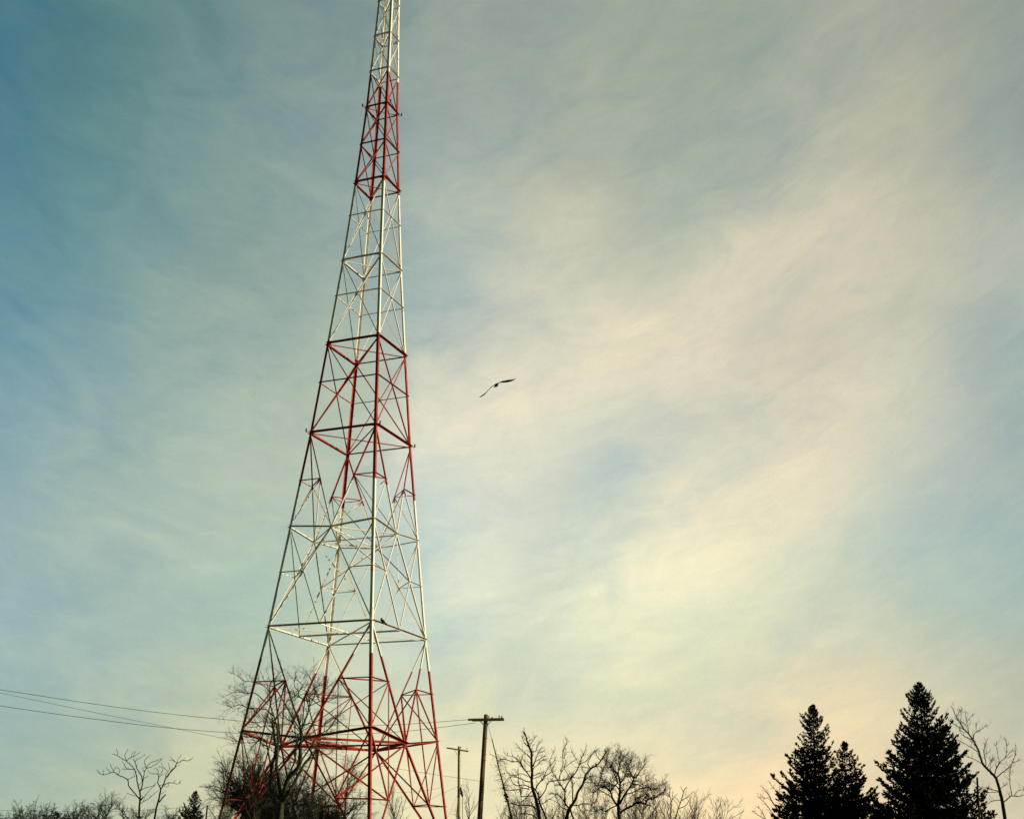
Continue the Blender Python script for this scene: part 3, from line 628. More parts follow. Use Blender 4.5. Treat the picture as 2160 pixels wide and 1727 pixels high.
traced('bare_tree', 'bare tree leaning left with upswept twigs by the right edge, beside the tall spruce', 'tree', 62, birch, 31, BARK_DARK, dens=1.6, tl=(6, 17), lvl=1, kids=2, drift=0.45, tup=0.5, minr=0.36)
H_ = lambda *p: cv(1600, 1480, 6.98, p)
traced('bare_shrub', 'small bare tree fanning out to the left from behind the shorter spruce pair', 'tree', 78, [
 ('t', 1.6, .5, H_((420, 1800), (320, 1640), (210, 1480), (150, 1370), (90, 1290), (50, 1250))), ('c', 1.2, .4, H_((400, 1560), (340, 1400), (290, 1340), (200, 1240), (165, 1180))),
 ('c', 1.1, .4, H_((330, 1740), (220, 1650), (130, 1530), (60, 1450), (10, 1410))), ('c', 1.0, .4, H_((200, 1780), (100, 1720), (60, 1620), (0, 1550))), ('c', .8, .4, H_((320, 1370), (310, 1330), (305, 1240))), ('c', .9, .4, H_((180, 1790), (90, 1720), (-20, 1650), (-60, 1610))), ('c', .6, .4, H_((150, 1400), (80, 1420), (40, 1370)))],
 32, BARK, dens=1.6, tl=(5, 12), lvl=1, kids=2, tup=0.4, minr=0.36)
Q = lambda *p: cv(1350, 1600, 6.533, p)
traced('bare_sapling', 'tall thin bare sapling with two forked tips in the gap right of the oak', 'tree', 80, [
 ('t', 1.4, .5, Q((470, 900), (490, 820), (540, 650), (590, 500), (610, 430), (645, 380))), ('c', .9, .4, Q((540, 680), (630, 640), (680, 560), (705, 510))), ('c', .9, .4, Q((580, 572), (660, 520), (740, 450))), ('c', .7, .4, Q((552, 610), (520, 560), (490, 535))), ('c', .6, .4, Q((600, 460), (570, 400)))],
 33, BARK_DARK, dens=0.9, tl=(4, 9), lvl=0, minr=0.36)
traced('bare_sapling', 'straight thin bare sapling with stubby twigs touching the right side of the oak', 'tree', 81, [
 ('t', 1.3, .5, Q((418, 900), (420, 830), (430, 600), (400, 500), (370, 470))), ('c', .9, .4, Q((430, 592), (460, 540), (510, 490))), ('c', .6, .4, Q((408, 520), (405, 400))), ('c', .8, .4, Q((380, 720), (430, 600))), ('c', .7, .4, Q((440, 570), (450, 460)))],
 34, BARK_DARK, dens=1.0, tl=(4, 9), lvl=0, minr=0.36)

# --- dense fine-twigged trees and saplings grown from their feet
def round_tree(name, label, cx, cy, rx, ry, fork, Y, seed, limbs, cfg, bark):
    """short trunk, limbs fanning out to a rounded crown of fine twigs; centre, half-sizes and fork as photo pixels"""
    rng = random.Random(seed); mpp = Y / FPX; c = at(cx, cy, Y); f = at(fork[0], fork[1], Y); g = gh(f.x, Y); base = V((f.x + 0.15, Y, g))
    root = empty(name, base, label, 'tree'); tr, cr = MB(), MB()
    tr.tube([base - V((0, 0, 0.15)), base.lerp(f, 0.4) + V((0.05, 0, 0)), f], [0.17, 0.13, 0.10], 8)
    for i in range(limbs):
        z = -0.15 + 1.15 * (i + rng.random()) / limbs; a = i * 2.39996 + rng.uniform(-0.3, 0.3); h = math.sqrt(max(0, 1 - z * z))
        e = c + V((h * math.cos(a) * rx * mpp, h * math.sin(a) * rx * mpp, z * ry * mpp)); d = e - f
        st = f.lerp(base, rng.uniform(0, 0.25)); d0 = (d.normalized() + V((0, 0, 0.25))).normalized()
        grow(tr, cr, st, d0, (e - st).length * rng.uniform(0.72, 0.92), 0.045, 1, cfg, rng)
    tr.build('trunk', bark, root, True); cr.build('crown', bark, root, True)
round_tree('bushy_tree', 'rounded fuzzy bare tree of fine twigs behind the left leg of the tower', 516, 1656, 84, 88, (528, 1702), 76.5, 41, 46,
           dict(FUZZ, n=(0, 15, 9, 0), ratio=(0, 0.36, 0.5, 0.4), up=(0, -0.02, 0.02, 0.0, 0), ang=(20, 55), t0=(0, 0.22, 0.1, 0.1), rmin=0.0078, wob=0.35), BARK)
tree('bushy_tree', 'fuzzy bare tree behind the back leg of the tower, between the two front legs', 'tree', 712, 1585, 88, FUZZ, 42, BARK, r=0.15, stems=2, hfac=0.88, n=(15, 13, 9), ratio=(0.36, 0.5, 0.5))
tree('bushy_tree', 'fuzzy bare tree directly behind the many-stemmed tree', 'tree', 612, 1596, 79, FUZZ, 43, BARK, r=0.15, stems=3, hfac=0.86, n=(17, 15, 10), ratio=(0.42, 0.5, 0.5))
tree('bushy_shrub', 'dark tangled bush around the foot of the many-stemmed tree', 'bush', 590, 1640, 68.5, FUZZ, 44, BARK_DARK, r=0.08, stems=4, hfac=0.86, n=(16, 14, 9))
tree('bushy_shrub', 'tangled bush low beside the back leg of the tower, right of the many-stemmed tree', 'bush', 660, 1655, 78, FUZZ, 45, BARK_DARK, r=0.08, stems=4, hfac=0.86, n=(15, 13, 9))
GS = 'pale saplings at the foot of the many-stemmed tree'
for i, (px, top, Y, ln, lab) in enumerate(((528, 1630, 68, -0.03, 'pale twisting sapling left of the many-stemmed tree, inside the left leg of the tower'), (556, 1650, 64, 0.05, 'pale upright sapling close against the many-stemmed tree on its left'),
                                 (690, 1640, 69, 0.2, 'pale sapling leaning right beside the back leg of the tower'))):
    tree('bare_sapling', lab, 'sapling', px, top, Y, THIN, 50 + i, BARK_PALE, r=0.05, lean=ln, group=GS, hfac=0.95, stems=3, wob=0.6)
tree('bare_sapling', 'small bare tree just left of the front leg of the tower, low in the gap', 'tree', 745, 1668, 92, OAK, 56, BARK_DARK, r=0.10, n=(11, 8, 5), hfac=0.88)
tree('bare_sapling', 'small bushy bare sapling between the front leg and the right leg of the tower', 'tree', 842, 1676, 110, THIN, 57, BARK_DARK, r=0.09, n=(20, 10, 5), hfac=1.02)
tree('bare_sapling', 'thin bare sapling between the two utility poles', 'tree', 992, 1682, 105, THIN, 58, BARK_DARK, r=0.08, n=(12, 7, 4), hfac=1.05)
tree('bare_shrub', 'low bare tree with a curving limb at the foot of the big utility pole', 'shrub', 1046, 1690, 82, OAK, 59, BARK_DARK, r=0.10, n=(11, 8, 5), hfac=0.9)
for i, (px, top, Y, lab) in enumerate(((1345, 1655, 84, 'bare upright shrub half hidden in the right side of the oak'), (1395, 1668, 86, 'bare shrub between the two thin saplings right of the oak'), (1462, 1678, 88, 'bare spreading shrub just right of the tall sapling'),
                              (1508, 1694, 85, 'low bare shrub at the right end of the row beside the oak'), (1120, 1688, 88, 'bare shrub behind the foot of the tree with the straight leader'), (1190, 1672, 90, 'bare shrub behind the foot of the forked tree'),
                              (1085, 1676, 93, 'slender bare shrub just left of the tree with the straight leader'), (1250, 1650, 92, 'slender bare shrub in the gap between the forked tree and the oak'), (1300, 1668, 95, 'slender bare shrub behind the trunk of the oak'), (1425, 1672, 90, 'slender bare shrub between the tall sapling and the spreading shrub'))):
    tree('bare_shrub', lab, 'shrub', px, top, Y, THIN, 70 + i, BARK_DARK, r=0.05, stems=6, hfac=1.0, n=(12, 8, 4), group='bare shrubs along the tree row right of the poles')
far = [(102, 1708, 150, 'dark thicket tree in front of the far tree with two upswept forks', FUZZ), (300, 1710, 150, 'dark thicket tree low between the slim pair', FUZZ), (8, 1703, 150, 'dark thicket tree at the very left edge', FUZZ), (48, 1708, 152, 'dark thicket tree between the two left-edge far trees', FUZZ), (20, 1690, 150, 'bare far tree at the left edge of the picture', OAK), (66, 1694, 160, 'low round far tree, second from the left edge', OAK), (122, 1672, 140, 'far bare tree with two upswept forks at left', OAK), (84, 1690, 172, 'far bare tree behind the one with two upswept forks', OAK),
       (152, 1706, 170, 'low bushy far tree right of the one with two upswept forks', FUZZ), (195, 1678, 165, 'round-crowned far tree left of the slim forked tree', OAK), (232, 1674, 170, 'round-crowned far tree directly behind the slim forked tree', OAK), (270, 1690, 150, 'low far tree right of the round-crowned pair', OAK),
       (336, 1688, 170, 'round-crowned far tree behind the slim leaning tree', OAK), (366, 1700, 180, 'low far tree between the leaning tree and the small spruce', OAK), (448, 1700, 150, 'low far tree between the small spruce and the left leg of the tower', FUZZ)]
for i, (px, top, Y, lab, cfg) in enumerate(far):
    tree('distant_tree', lab, 'tree', px, top, Y, cfg, 90 + i, BARK_FAR, r=0.22, group='far trees along the left horizon', n=(11, 10, 8) if cfg is OAK else (14, 13, 9), hfac=0.80 if cfg is OAK else 0.86, rmin=0.0150, t0=(0.36, 0.2, 0.15) if cfg is OAK else (0.22, 0.14, 0.12), ratio=(0.62, 0.46, 0.42, 0.4), ang=(30, 70))

# --- spruces
def spruce(name, label, Y, axis, prof, seed, s, ox, oy, group=None, step=0.30, leaf=0.26):
    """prof: (y, left edge, right edge) read off the photograph; axis: (x at top, x at bottom)"""
    rng = random.Random(seed); cvx = lambda x: ox + x / s; cvy = lambda y: oy + y / s
    ytop, ybot = prof[0][0], prof[-1][0]
    top = at(cvx(axis[0]), cvy(ytop), Y); bx = at(cvx(axis[1]), cvy(ybot), Y); g = gh(bx.x, Y)
    root = empty(name, V((bx.x, Y, g)), label, 'spruce', group)
    rows = []
    for y, l, r in prof:
        t = (y - ytop) / (ybot - ytop); ax = axis[0] + (axis[1] - axis[0]) * t
        m = at(cvx(ax), cvy(y), Y); mpp = Y / FPX / s
        rows.append((m.z, m.x, (ax - l) * mpp, (r - ax) * mpp))
    rows.append((g + 0.4, bx.x, rows[-1][2] * 1.05, rows[-1][3] * 1.05))
    def prf(z):
        for a, b in zip(rows, rows[1:]):
            if b[0] <= z <= a[0]:
                t = (a[0] - z) / (a[0] - b[0]); return [a[i] + (b[i] - a[i]) * t for i in (1, 2, 3)]
        return rows[-1][1:] if z < rows[-1][0] else rows[0][1:]
    tr = MB(); H = top.z - g
    zz = [g - 0.2 + (H + 0.1) * i / 12 for i in range(13)]
    tr.tube([V((prf(min(z, top.z))[0], Y, z)) for z in zz], [0.17 * (1 - i / 12.5) * H / 11 + 0.01 for i in range(13)], 7)
    cr = MB()
    def frond(p, d, L, w, k, lf):                       # a twig clothed with needles: blades on both sides
        perp = rnd_perp(d, rng)
        for i in range(k):
            t = (i + rng.random()) / k; b = p + d * (L * t)
            sgn = 1 if i % 2 else -1
            dl = (d * 0.8 + perp * sgn * 0.6 + V((0, 0, rng.uniform(-0.1, 0.45)))).normalized()
            cr.leaf(b, dl, rnd_perp(dl, rng) * w, rng.uniform(0.6, 1.2) * lf * (1 - 0.35 * t))
        cr.leaf(p + d * (L * 0.8), d, perp * w, lf)
    z = top.z - 0.05
    while z > g + 0.5:
        cx, rl, rr = prf(z); depth = (top.z - z) / H; big = depth > 0.22
        nb = 5 if depth < 0.06 else 7 if depth < 0.25 else 11
        ph = rng.uniform(0, 6.28); wf = rng.uniform(0.84, 1.04) if depth > 0.25 else rng.uniform(0.93, 1.02)
        for j in range(nb):
            a = ph + 6.283 * (j + rng.uniform(-0.3, 0.3)) / nb; ca = math.cos(a)
            zj = z + rng.gauss(0, 0.05 if big else 0.03); cx, rl, rr = prf(min(zj, top.z - 0.02))
            R = (rl + (rr - rl) * (ca + 1) / 2) * (1.08 - 0.36 * rng.random() ** 1.4) * wf
            if rng.random() < 0.08: R *= 0.6
            R = max(0.06, R)
            rise = 0.75 * (1 - depth) ** 1.5 - 0.10             # upper boughs rise, lower ones level out and droop
            z0 = zj - rise * R * 0.75; p = V((cx, Y, z0)); pts = [p]
            dr = V((math.cos(a), math.sin(a), 0)); n = 4 if R < 0.8 else 6
            for i in range(1, n + 1):
                t = i / n; pts.append(V((cx, Y, z0)) + dr * (R * t) + V((0, 0, R * (rise * t * 0.75 - 0.16 * math.sin(t * 3.14) + 0.16 * t ** 3))) + V((0, 0, rng.gauss(0, 0.012))))
            cr.tube(pts, [0.030 * (1 - 0.8 * i / n) * min(1, R / 1.5) + 0.005 for i in range(n + 1)], 3, False)
            lf = min(leaf, 0.08 + 0.11 * R); w0 = min(0.052, 0.014 + 0.022 * R)
            m = max(4, int(R / 0.085))
            for q in range(m):
                t = 0.06 + 0.94 * (q + rng.random()) / m; t = min(0.995, t); i = int(t * n); b = pts[i].lerp(pts[i + 1], t * n - i)
                tg = (pts[i + 1] - pts[i]).normalized(); sd_ = tg.cross(V((0, 0, 1))).normalized() * (1 if q % 2 else -1)
                d = (tg * rng.uniform(0.5, 1.0) + sd_ * rng.uniform(0.3, 1.0) + V((0, 0, rng.uniform(-0.16, 0.28)))).normalized()
                Lf = min(0.55, 0.03 + 0.34 * R * (1 - 0.65 * t)) * rng.uniform(0.6, 1.1)
                frond(b, d, Lf, w0 * rng.uniform(0.9, 1.25), 4, lf)
            tg = (pts[-1] - pts[-2]).normalized(); frond(pts[-1] - tg * min(0.15, R * 0.4), (tg + V((0, 0, 0.25))).normalized(), min(0.2, R * 0.4), w0, 4, lf)
        z -= step * (0.10 + 0.34 * min(1, depth / 0.12) if depth < 0.12 else 0.75 if depth < 0.3 else 1.0) * rng.uniform(0.8, 1.25)
    for _ in range(4): cr.leaf(top - V((0, 0, 0.15)), V((rng.gauss(0, 0.05), rng.gauss(0, 0.05), 1)).normalized(), V((0.018, 0.01, 0)), 0.22)
    for _ in range(4): frond(top - V((0, 0, 0.22)), V((rng.gauss(0, 0.12), rng.gauss(0, 0.12), 1)).normalized(), 0.2, 0.014, 4, 0.12)
    tr.build('trunk', BARK_DARK, root, True); cr.build('crown', NEEDLE, root); return root
spruce('spruce_tree', 'tall black spruce, the highest of the conifers, left of the leaning bare tree', 68, (572, 690),
       [(50, 560, 585), (110, 515, 625), (160, 470, 665), (240, 430, 735), (300, 455, 730), (360, 440, 800), (400, 415, 810), (470, 360, 830), (520, 380, 905), (580, 330, 935), (640, 370, 970), (700, 330, 975), (770, 290, 1035), (830, 275, 1040), (900, 300, 1090), (960, 290, 1105),
        (1020, 205, 1095), (1060, 260, 1075), (1110, 130, 1130), (1150, 140, 1175), (1230, 210, 1190), (1290, 215, 1230), (1390, 160, 1220), (1450, 95, 1310), (1550, 20, 1390), (1680, 0, 1410), (1740, -20, 1420)], 61, 5.804, 1840, 1430)
spruce('spruce_tree', 'pointed black spruce at right, the taller of the joined pair', 70, (803, 850),
       [(45, 790, 815), (110, 740, 850), (180, 700, 890), (230, 635, 930), (290, 640, 940), (350, 615, 935), (410, 660, 1045), (460, 665, 1040), (520, 645, 1000), (580, 600, 1000), (620, 590, 1095), (700, 550, 1095), (740, 560, 1118), (800, 520, 1080), (880, 440, 1090), (980, 450, 1100),
        (1040, 490, 1120), (1100, 470, 1140), (1150, 290, 1160), (1200, 275, 1170), (1260, 340, 1180), (1330, 350, 1190), (1500, 275, 1250), (1600, 260, 1300), (1700, 220, 1330), (1740, 215, 1340)], 62, 6.98, 1600, 1480)
spruce('spruce_tree', 'smaller black spruce joined to the right side of the pointed one', 69, (1262, 1300),
       [(590, 1240, 1285), (640, 1220, 1308), (700, 1205, 1305), (730, 1165, 1390), (790, 1150, 1360), (830, 1130, 1440), (900, 1100, 1460), (960, 1090, 1460), (1010, 1080, 1590), (1060, 1080, 1540), (1120, 1060, 1500), (1180, 1040, 1615), (1240, 1020, 1600), (1300, 1000, 1680), (1420, 980, 1715), (1500, 960, 1740), (1620, 950, 1720), (1740, 930, 1760)],
       63, 6.98, 1600, 1480)
spruce('spruce_tree', 'low black spruce filling the gap between the pair and the tall spruce', 73, (1840, 1850), [(1490, 1815, 1865), (1530, 1730, 1930), (1580, 1680, 1980), (1660, 1640, 2010), (1740, 1600, 2060)], 65, 6.98, 1600, 1480)
spruce('spruce_tree', 'small distant dark spruce at left, between the slim trees and the tower', 120, (1647, 1625),
       [(990, 1640, 1655), (1030, 1615, 1670), (1080, 1575, 1690), (1110, 1560, 1690), (1150, 1530, 1705), (1190, 1505, 1710), (1240, 1490, 1715)], 64, 3.993, 0, 1420, step=0.34, leaf=0.36)
spruce('evergreen_shrub', 'low dark evergreen poking up among the far bare trees at left', 120, (480, 480), [(1165, 470, 490), (1190, 440, 525), (1240, 415, 560)], 66, 3.993, 0, 1420, step=0.34, leaf=0.36)

# ------------------------------------------------------------------ poles, wires
def insulator(px, py, Y, root, arm_z=None):
    p = at(px, py, Y); b = MB()
    b.tube([p - V((0, 0, 0.20)), p - V((0, 0, 0.05))], 0.012, 6)
    i = b.build('insulator_pin', STEEL, root); i['org'] = tuple(root.location)
    m = MB(); m.tube([p + V((0, 0, z)) for z in (-0.06, -0.05, 0.0, 0.01, 0.05, 0.06, 0.085)], [0.03, 0.06, 0.055, 0.035, 0.042, 0.03, 0.012], 10)
    m.build('insulator', PORC, i, True)
def pole1():
    Y = 87; t, bt = at(1025.2, 1507, Y), at(1012, 1727, Y); d = (t - bt).normalized(); g = gh(bt.x, Y)
    base = bt + d * ((g - bt.z) / d.z)
    root = empty('utility_pole', base, 'big dark wooden utility pole with a double crossarm, nearest pole', 'utility pole')
    b = MB(); n = 8; b.tube([base - d * 0.3 + (t - base + d * 0.3) * (i / n) for i in range(n + 1)], [0.19 - 0.045 * i / n for i in range(n + 1)], 14)
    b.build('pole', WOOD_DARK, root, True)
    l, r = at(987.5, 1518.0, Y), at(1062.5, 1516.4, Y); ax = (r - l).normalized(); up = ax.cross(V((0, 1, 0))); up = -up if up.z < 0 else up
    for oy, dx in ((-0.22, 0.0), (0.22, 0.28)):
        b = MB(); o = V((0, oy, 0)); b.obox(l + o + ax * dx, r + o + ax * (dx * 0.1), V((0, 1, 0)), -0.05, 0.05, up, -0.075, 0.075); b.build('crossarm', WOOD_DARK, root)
    for px in (1011.5, 1014, 1033, 1037):
        p = at(px, 1520, Y - 0.25); q = t - d * (0.30 + 0.03 * 39); q = at(1023 + (1 if px < 1020 else 3), 1532, Y - 0.19)
        b = MB(); e = (q - p).normalized(); b.obox(p, q, V((0, 1, 0)), -0.006, 0.006, e.cross(V((0, 1, 0))), -0.016, 0.016); b.build('arm_brace', STEEL, root)
    for px, py in ((1031.5, 1511), (1038, 1513), (1053, 1510), (1058.5, 1511)): insulator(px, py, Y - 0.22, root)
    for py, o in ((1556, 0.16), (1590, 0.17), (1603, 0.17)):
        p = at(1022.5 - (py - 1556) * 0.06, py, Y - 0.12); b = MB(); b.tube([p, p + V((0.20, -0.05, 0))], 0.014, 6); b.build('step_bolt', STEEL, root)
    b = MB(); z = t + V((0, 0, 0.01)); b.tube([z - V((0, 0, 0.02)), z + V((0, 0, 0.02))], 0.12, 12); b.build('pole_cap', STEEL, root)
    return base, t, l, r
def pole2():
    Y = 128; t, bt = at(968.3, 1573.5, Y), at(967.7, 1727, Y); d = (t - bt).normalized(); g = gh(bt.x, Y); base = bt + d * ((g - bt.z) / d.z)
    root = empty('utility_pole', base, 'thin sunlit utility pole with one tilted crossarm, farther left of the big pole', 'utility pole')
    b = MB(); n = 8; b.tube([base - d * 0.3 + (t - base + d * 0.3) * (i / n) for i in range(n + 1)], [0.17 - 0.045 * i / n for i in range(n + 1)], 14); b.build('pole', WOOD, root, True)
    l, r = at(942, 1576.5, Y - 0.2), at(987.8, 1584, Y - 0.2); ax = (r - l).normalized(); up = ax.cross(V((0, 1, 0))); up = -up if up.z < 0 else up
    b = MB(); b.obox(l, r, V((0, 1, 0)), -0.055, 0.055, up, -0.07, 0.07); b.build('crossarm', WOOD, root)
    p, q = at(958.5, 1581, Y - 0.27), at(965, 1591.5, Y - 0.17); e = (q - p).normalized()
    b = MB(); b.obox(p, q, V((0, 1, 0)), -0.006, 0.006, e.cross(V((0, 1, 0))), -0.02, 0.02); b.build('arm_brace', STEEL, root)
    for px, py in ((972, 1575.5), (985, 1578)): insulator(px, py, Y - 0.2, root)
    for px, py in ((970.5, 1604.5), (971, 1614)):
        p = at(968.5, py, Y - 0.1); b = MB(); b.tube([p, p + V((0.19, -0.06, 0.03))], 0.013, 6); b.build('step_bolt', STEEL, root)
    # cable termination hung on the right side
    c = MB(); P = lambda px, py, o=0.25: at(px, py, Y - o)
    c.tube([P(970.5, 1654), P(972.5, 1654.5), P(973.5, 1658.5)], 0.02, 6); c.tube([P(971.3, 1659), P(971.4, 1662), P(972, 1666), P(973, 1670)], [0.05, 0.09, 0.11, 0.08], 8)
    c.tube([P(972.5, 1666), P(974, 1670), P(974.5, 1676)], [0.08, 0.12, 0.09], 8); c.tube([P(970.8, 1671), P(973, 1674), P(975.8, 1672)], [0.05, 0.12, 0.04], 8)
    c.tube([P(974, 1673), P(975.2, 1677), P(975.8, 1680)], [0.10, 0.11, 0.05], 8); c.build('cable_termination', BLACK, root)
    for a, bb, w in (((975.3, 1678), (975.5, 1727), 0.028), ((965.4, 1690), (962.6, 1727), 0.03), ((966.3, 1674), (965.0, 1727), 0.026)):
        p, q = P(*a), P(*bb); e = (q - p); q2 = q + e * ((g - q.z) / e.z); m = MB(); m.tube([p, q, q2], w, 6); m.build('conduit', STEEL, root)
    return base, t
P1 = pole1(); P2 = pole2()
def cable(label, pts, r, org=None, name='power_line', m=WIRE):
    b = MB(); q = crom([tuple(p) for p in pts], 6); q = [V(p) for p in q]; b.tube(q, r, 5); b.thing(name, m, q[0], label, 'cable')
def span(label, pxs, Y0, Y1, r, name='power_line'):
    x0, x1 = pxs[0][0], pxs[-1][0]
    pts = [at(x, y, Y0 + (Y1 - Y0) * (x - x0) / (x1 - x0)) for x, y in pxs]
    cable(label, pts, r, name=name)
span('top overhead line sagging behind the tower to the crossarm end of the big pole', [(-700, 1342), (-350, 1402), (0, 1454), (170, 1480), (340, 1503), (508, 1520), (620, 1527.5), (725, 1530), (850, 1527), (988, 1517)], 74, 86.8, 0.016)
span('second overhead line, rising to the big pole just under its crossarm', [(-700, 1370), (-350, 1433), (0, 1488), (170, 1512), (340, 1533), (505, 1546), (620, 1551), (715, 1549), (860, 1541), (1003, 1524)], 73, 86.9, 0.016)
span('thin overhead line crossing the second one, ending halfway down the big pole', [(-700, 1330), (-350, 1394), (0, 1461), (170, 1496), (340, 1530), (505, 1563), (650, 1589), (803, 1615), (900, 1630), (1013, 1647)], 72, 86.9, 0.011)
span('thin guy line running down to the left from the middle of the thin pole', [(965, 1659), (930, 1674), (900, 1688), (860, 1703), (810, 1723), (770, 1740)], 127.9, 127.9, 0.011, 'guy_wire')
span('steep guy wire falling to the left from the lower part of the thin pole', [(965, 1677), (955, 1699), (945, 1722), (937, 1742), (925, 1768)], 127.9, 126, 0.010, 'guy_wire')
span('level service line with small ties low between the tower legs', [(700, 1668), (760, 1671), (824, 1671), (870, 1669.5), (905, 1665.5), (935, 1658)], 112, 112, 0.010, 'service_line')
span('faint far line near the bottom left, ending at the dark post', [(-120, 1706), (0, 1708), (215, 1711), (330, 1706), (437, 1699)], 135, 118, 0.013, 'service_line')
def post(label, a, b, Y, r, m, n=10):
    t, bt = at(*a, Y), at(*b, Y); d = (t - bt).normalized(); g = gh(bt.x, Y); base = bt + d * ((g - bt.z) / d.z); mb = MB()
    mb.tube([base - d * 0.2, base.lerp(t, 0.5), t], [r * 1.15, r * 1.08, r], n); mb.thing('wooden_post', m, base, label, 'post')
post('plain dark post with no arms beside the tall spruce at right', (2061, 1638.5), (2066, 1727), 64, 0.048, BARK)
post('short thin dark post at left between the small spruce and the tower', (437.5, 1697), (434.5, 1727), 118, 0.07, BARK_DARK)
# vine-clad guy wire beside the first tree
def vine():
    Y = 85.5; pts = [E1(p)[0] for p in ((92, 20), (140, 190), (200, 430), (250, 640), (300, 850), (345, 1010), (380, 1170), (430, 1350), (470, 1500), (490, 1600), (512, 1740), (535, 1860))]
    p3 = [at(x, y, Y) for x, y in pts]; p3[0] = at(1029.5, 1531, 86.9); p3[-1].z = gh(p3[-1].x, Y)
    root = empty('guy_wire', p3[-1].copy(), 'slanting guy wire overgrown with bare vines, right of the big pole', 'guy wire')
    rng = random.Random(77); q = [V(c) for c in crom([tuple(p) for p in p3], 5)]
    b = MB(); b.tube(q, 0.012, 5); b.build('wire', WIRE, root)
    v = MB(); n = len(q); mp = Y / FPX
    for s in range(3):
        ph = s * 2.1; v.tube([q[i] + V((math.cos(i * 0.8 + ph), math.sin(i * 0.8 + ph), 0)) * (0.02 + 0.035 * i / n) for i in range(6, n)], [0.008 + 0.03 * (i / n) for i in range(6, n)], 4)
    for c, k, L in ((15, 14, 26), (18, 12, 24), (22, 16, 30), (26, 14, 26), (29, 18, 26), (31, 12, 22), (36, 8, 18), (41, 12, 24)):
        for _ in range(k):
            i = min(n - 2, max(6, int(c + rng.gauss(0, 1.5)))); a = rng.uniform(0, 6.28)
            d = V((math.cos(a), math.sin(a) * 0.8, rng.uniform(-0.1, 0.6))).normalized()
            twig(v, q[i], d, rng.uniform(0.3, 1) * L * mp, 0.010, 1, rng, up=-0.7 if rng.random() < 0.6 else 0.3, kids=2)
    for c in (30, 33, 34, 36):
        for _ in range(22):
            d = V((rng.gauss(0, 1), rng.gauss(0, 1), rng.gauss(0, 1))).normalized(); v.leaf(q[c] + d * 0.05, d, rnd_perp(d, rng) * 0.04, 0.14)
    v.build('vine', BARK_DARK, root)
vine()

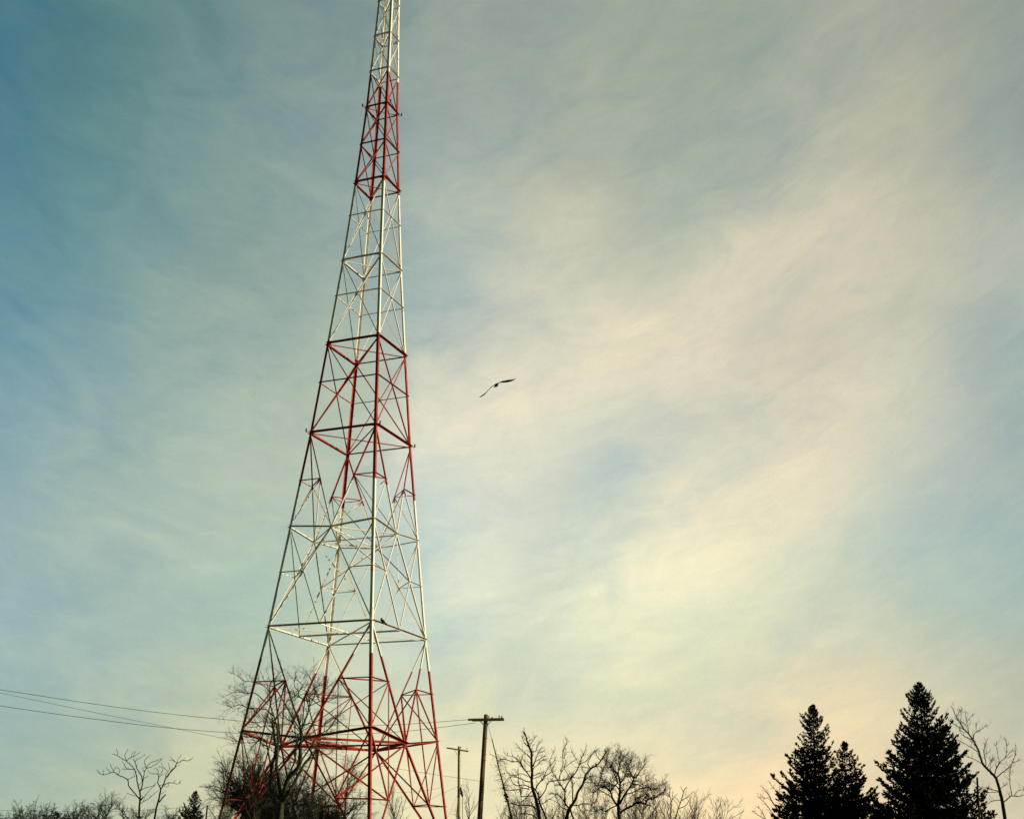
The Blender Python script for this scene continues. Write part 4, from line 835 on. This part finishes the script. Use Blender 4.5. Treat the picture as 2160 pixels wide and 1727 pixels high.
# ------------------------------------------------------------------ birds
def flying_bird():
    B = lambda x, y, Y: at(980 + x / 16.585, 780 + y / 16.585, Y)
    Y = 60.0; c = B(1095, 525, Y); mb = MB(); rt = (B(1200, 525, Y) - B(1000, 525, Y)).normalized()
    # body along the line of flight (away from the camera, a little to the left), then the wings as lofts rooted in the body
    fw = V((-0.25, 0.96, 0.10)).normalized(); dn = V((0, 0, -1))
    cs = [(-0.34, .012, .03), (-0.30, .055, .012), (-0.16, .05, .03), (-0.08, .065, .06), (0.02, .085, .085), (0.14, .085, .085), (0.22, .06, .06), (0.28, .045, .045), (0.33, .045, .045), (0.37, .03, .03), (0.41, .012, .012), (0.43, .003, .003)]
    side = fw.cross(V((0, 0, 1))).normalized(); upv = side.cross(fw); n = 12; o = 0; vs = []; fs = []
    for t, a, b in cs:
        for j in range(n):
            th = 6.283 * j / n; vs.append(c + fw * (-t) + side * (a * math.cos(th)) + upv * (b * math.sin(th)) + V((0.01, 0, -0.035)))
    for i in range(len(cs) - 1):
        for j in range(n): fs.append((i * n + j, i * n + (j + 1) % n, (i + 1) * n + (j + 1) % n, (i + 1) * n + j))
    mb.add(vs, fs)
    def wing(path, chords, tilt):                         # path: pixels of the middle of the wing; chord in metres, tilt sets how much of it faces the camera
        vs = []; fs = []; m = 8
        for (x, y), ch, tl in zip(path, chords, tilt):
            p = B(x, y, Y)
            ca = (fw * math.cos(tl) + V((0, 0, 1)) * math.sin(tl)).normalized(); na = ca.cross(rt).normalized()
            for j in range(m):
                th = 6.283 * j / m; vs.append(p + ca * (ch * 0.5 * math.cos(th)) + na * ((0.012 + 0.03 * ch) * math.sin(th)))
        k = len(path)
        for i in range(k - 1):
            for j in range(m): fs.append((i * m + j, i * m + (j + 1) % m, (i + 1) * m + (j + 1) % m, (i + 1) * m + j))
        fs.append(tuple(reversed(range(m)))); fs.append(tuple((k - 1) * m + j for j in range(m)))
        mb.add(vs, fs)
    wing([(1110, 500), (1060, 512), (990, 560), (890, 640), (800, 740), (720, 830), (630, 895), (570, 930), (525, 948)], [.22, .27, .30, .32, .33, .31, .26, .18, .08], [.18, .16, .08, -.04, -.14, -.2, -.2, -.15, -.05])
    wing([(1060, 520), (1120, 490), (1200, 455), (1300, 418), (1420, 405), (1540, 390), (1640, 372), (1720, 345), (1785, 305)], [.22, .27, .30, .33, .35, .34, .30, .22, .08], [.18, .16, .12, -.02, -.12, -.16, -.14, -.08, .05])
    mb.thing('flying_bird', FEATHER, c, 'dark bird gliding with long bent wings spread, right of the tower', 'bird', smooth=True)
flying_bird()
def perched_bird():
    Y = 70.8; B = lambda x, y, o=0.0: at(760 + x / 21.56, 1280 + y / 21.56, Y + o); mpp = Y / FPX / 21.56; b = MB()
    ctr = [(1215, 782, 3), (1170, 745, 13), (1120, 705, 30), (1065, 665, 56), (1015, 625, 70), (972, 592, 66), (948, 566, 46), (942, 545, 30), (950, 526, 30), (966, 512, 34), (985, 505, 26), (1002, 506, 10), (1014, 511, 2)]
    p = [B(x, y) for x, y, r in ctr]; b.tube(p, [r * mpp for x, y, r in ctr], 12)
    for o in (-0.03, 0.03): b.tube([B(1008, 690, o), B(1002, 728, o), B(1004, 760, o)], [0.018, 0.010, 0.010], 6)
    b.tube([B(1180, 740, 0.02), B(1215, 775, 0.02), B(1235, 795, 0.02)], [0.03, 0.026, 0.012], 6)
    b.thing('perched_bird', FEATHER, B(1004, 762), 'small black bird perched on a white crossbeam of the tower', 'bird', smooth=True)
perched_bird()
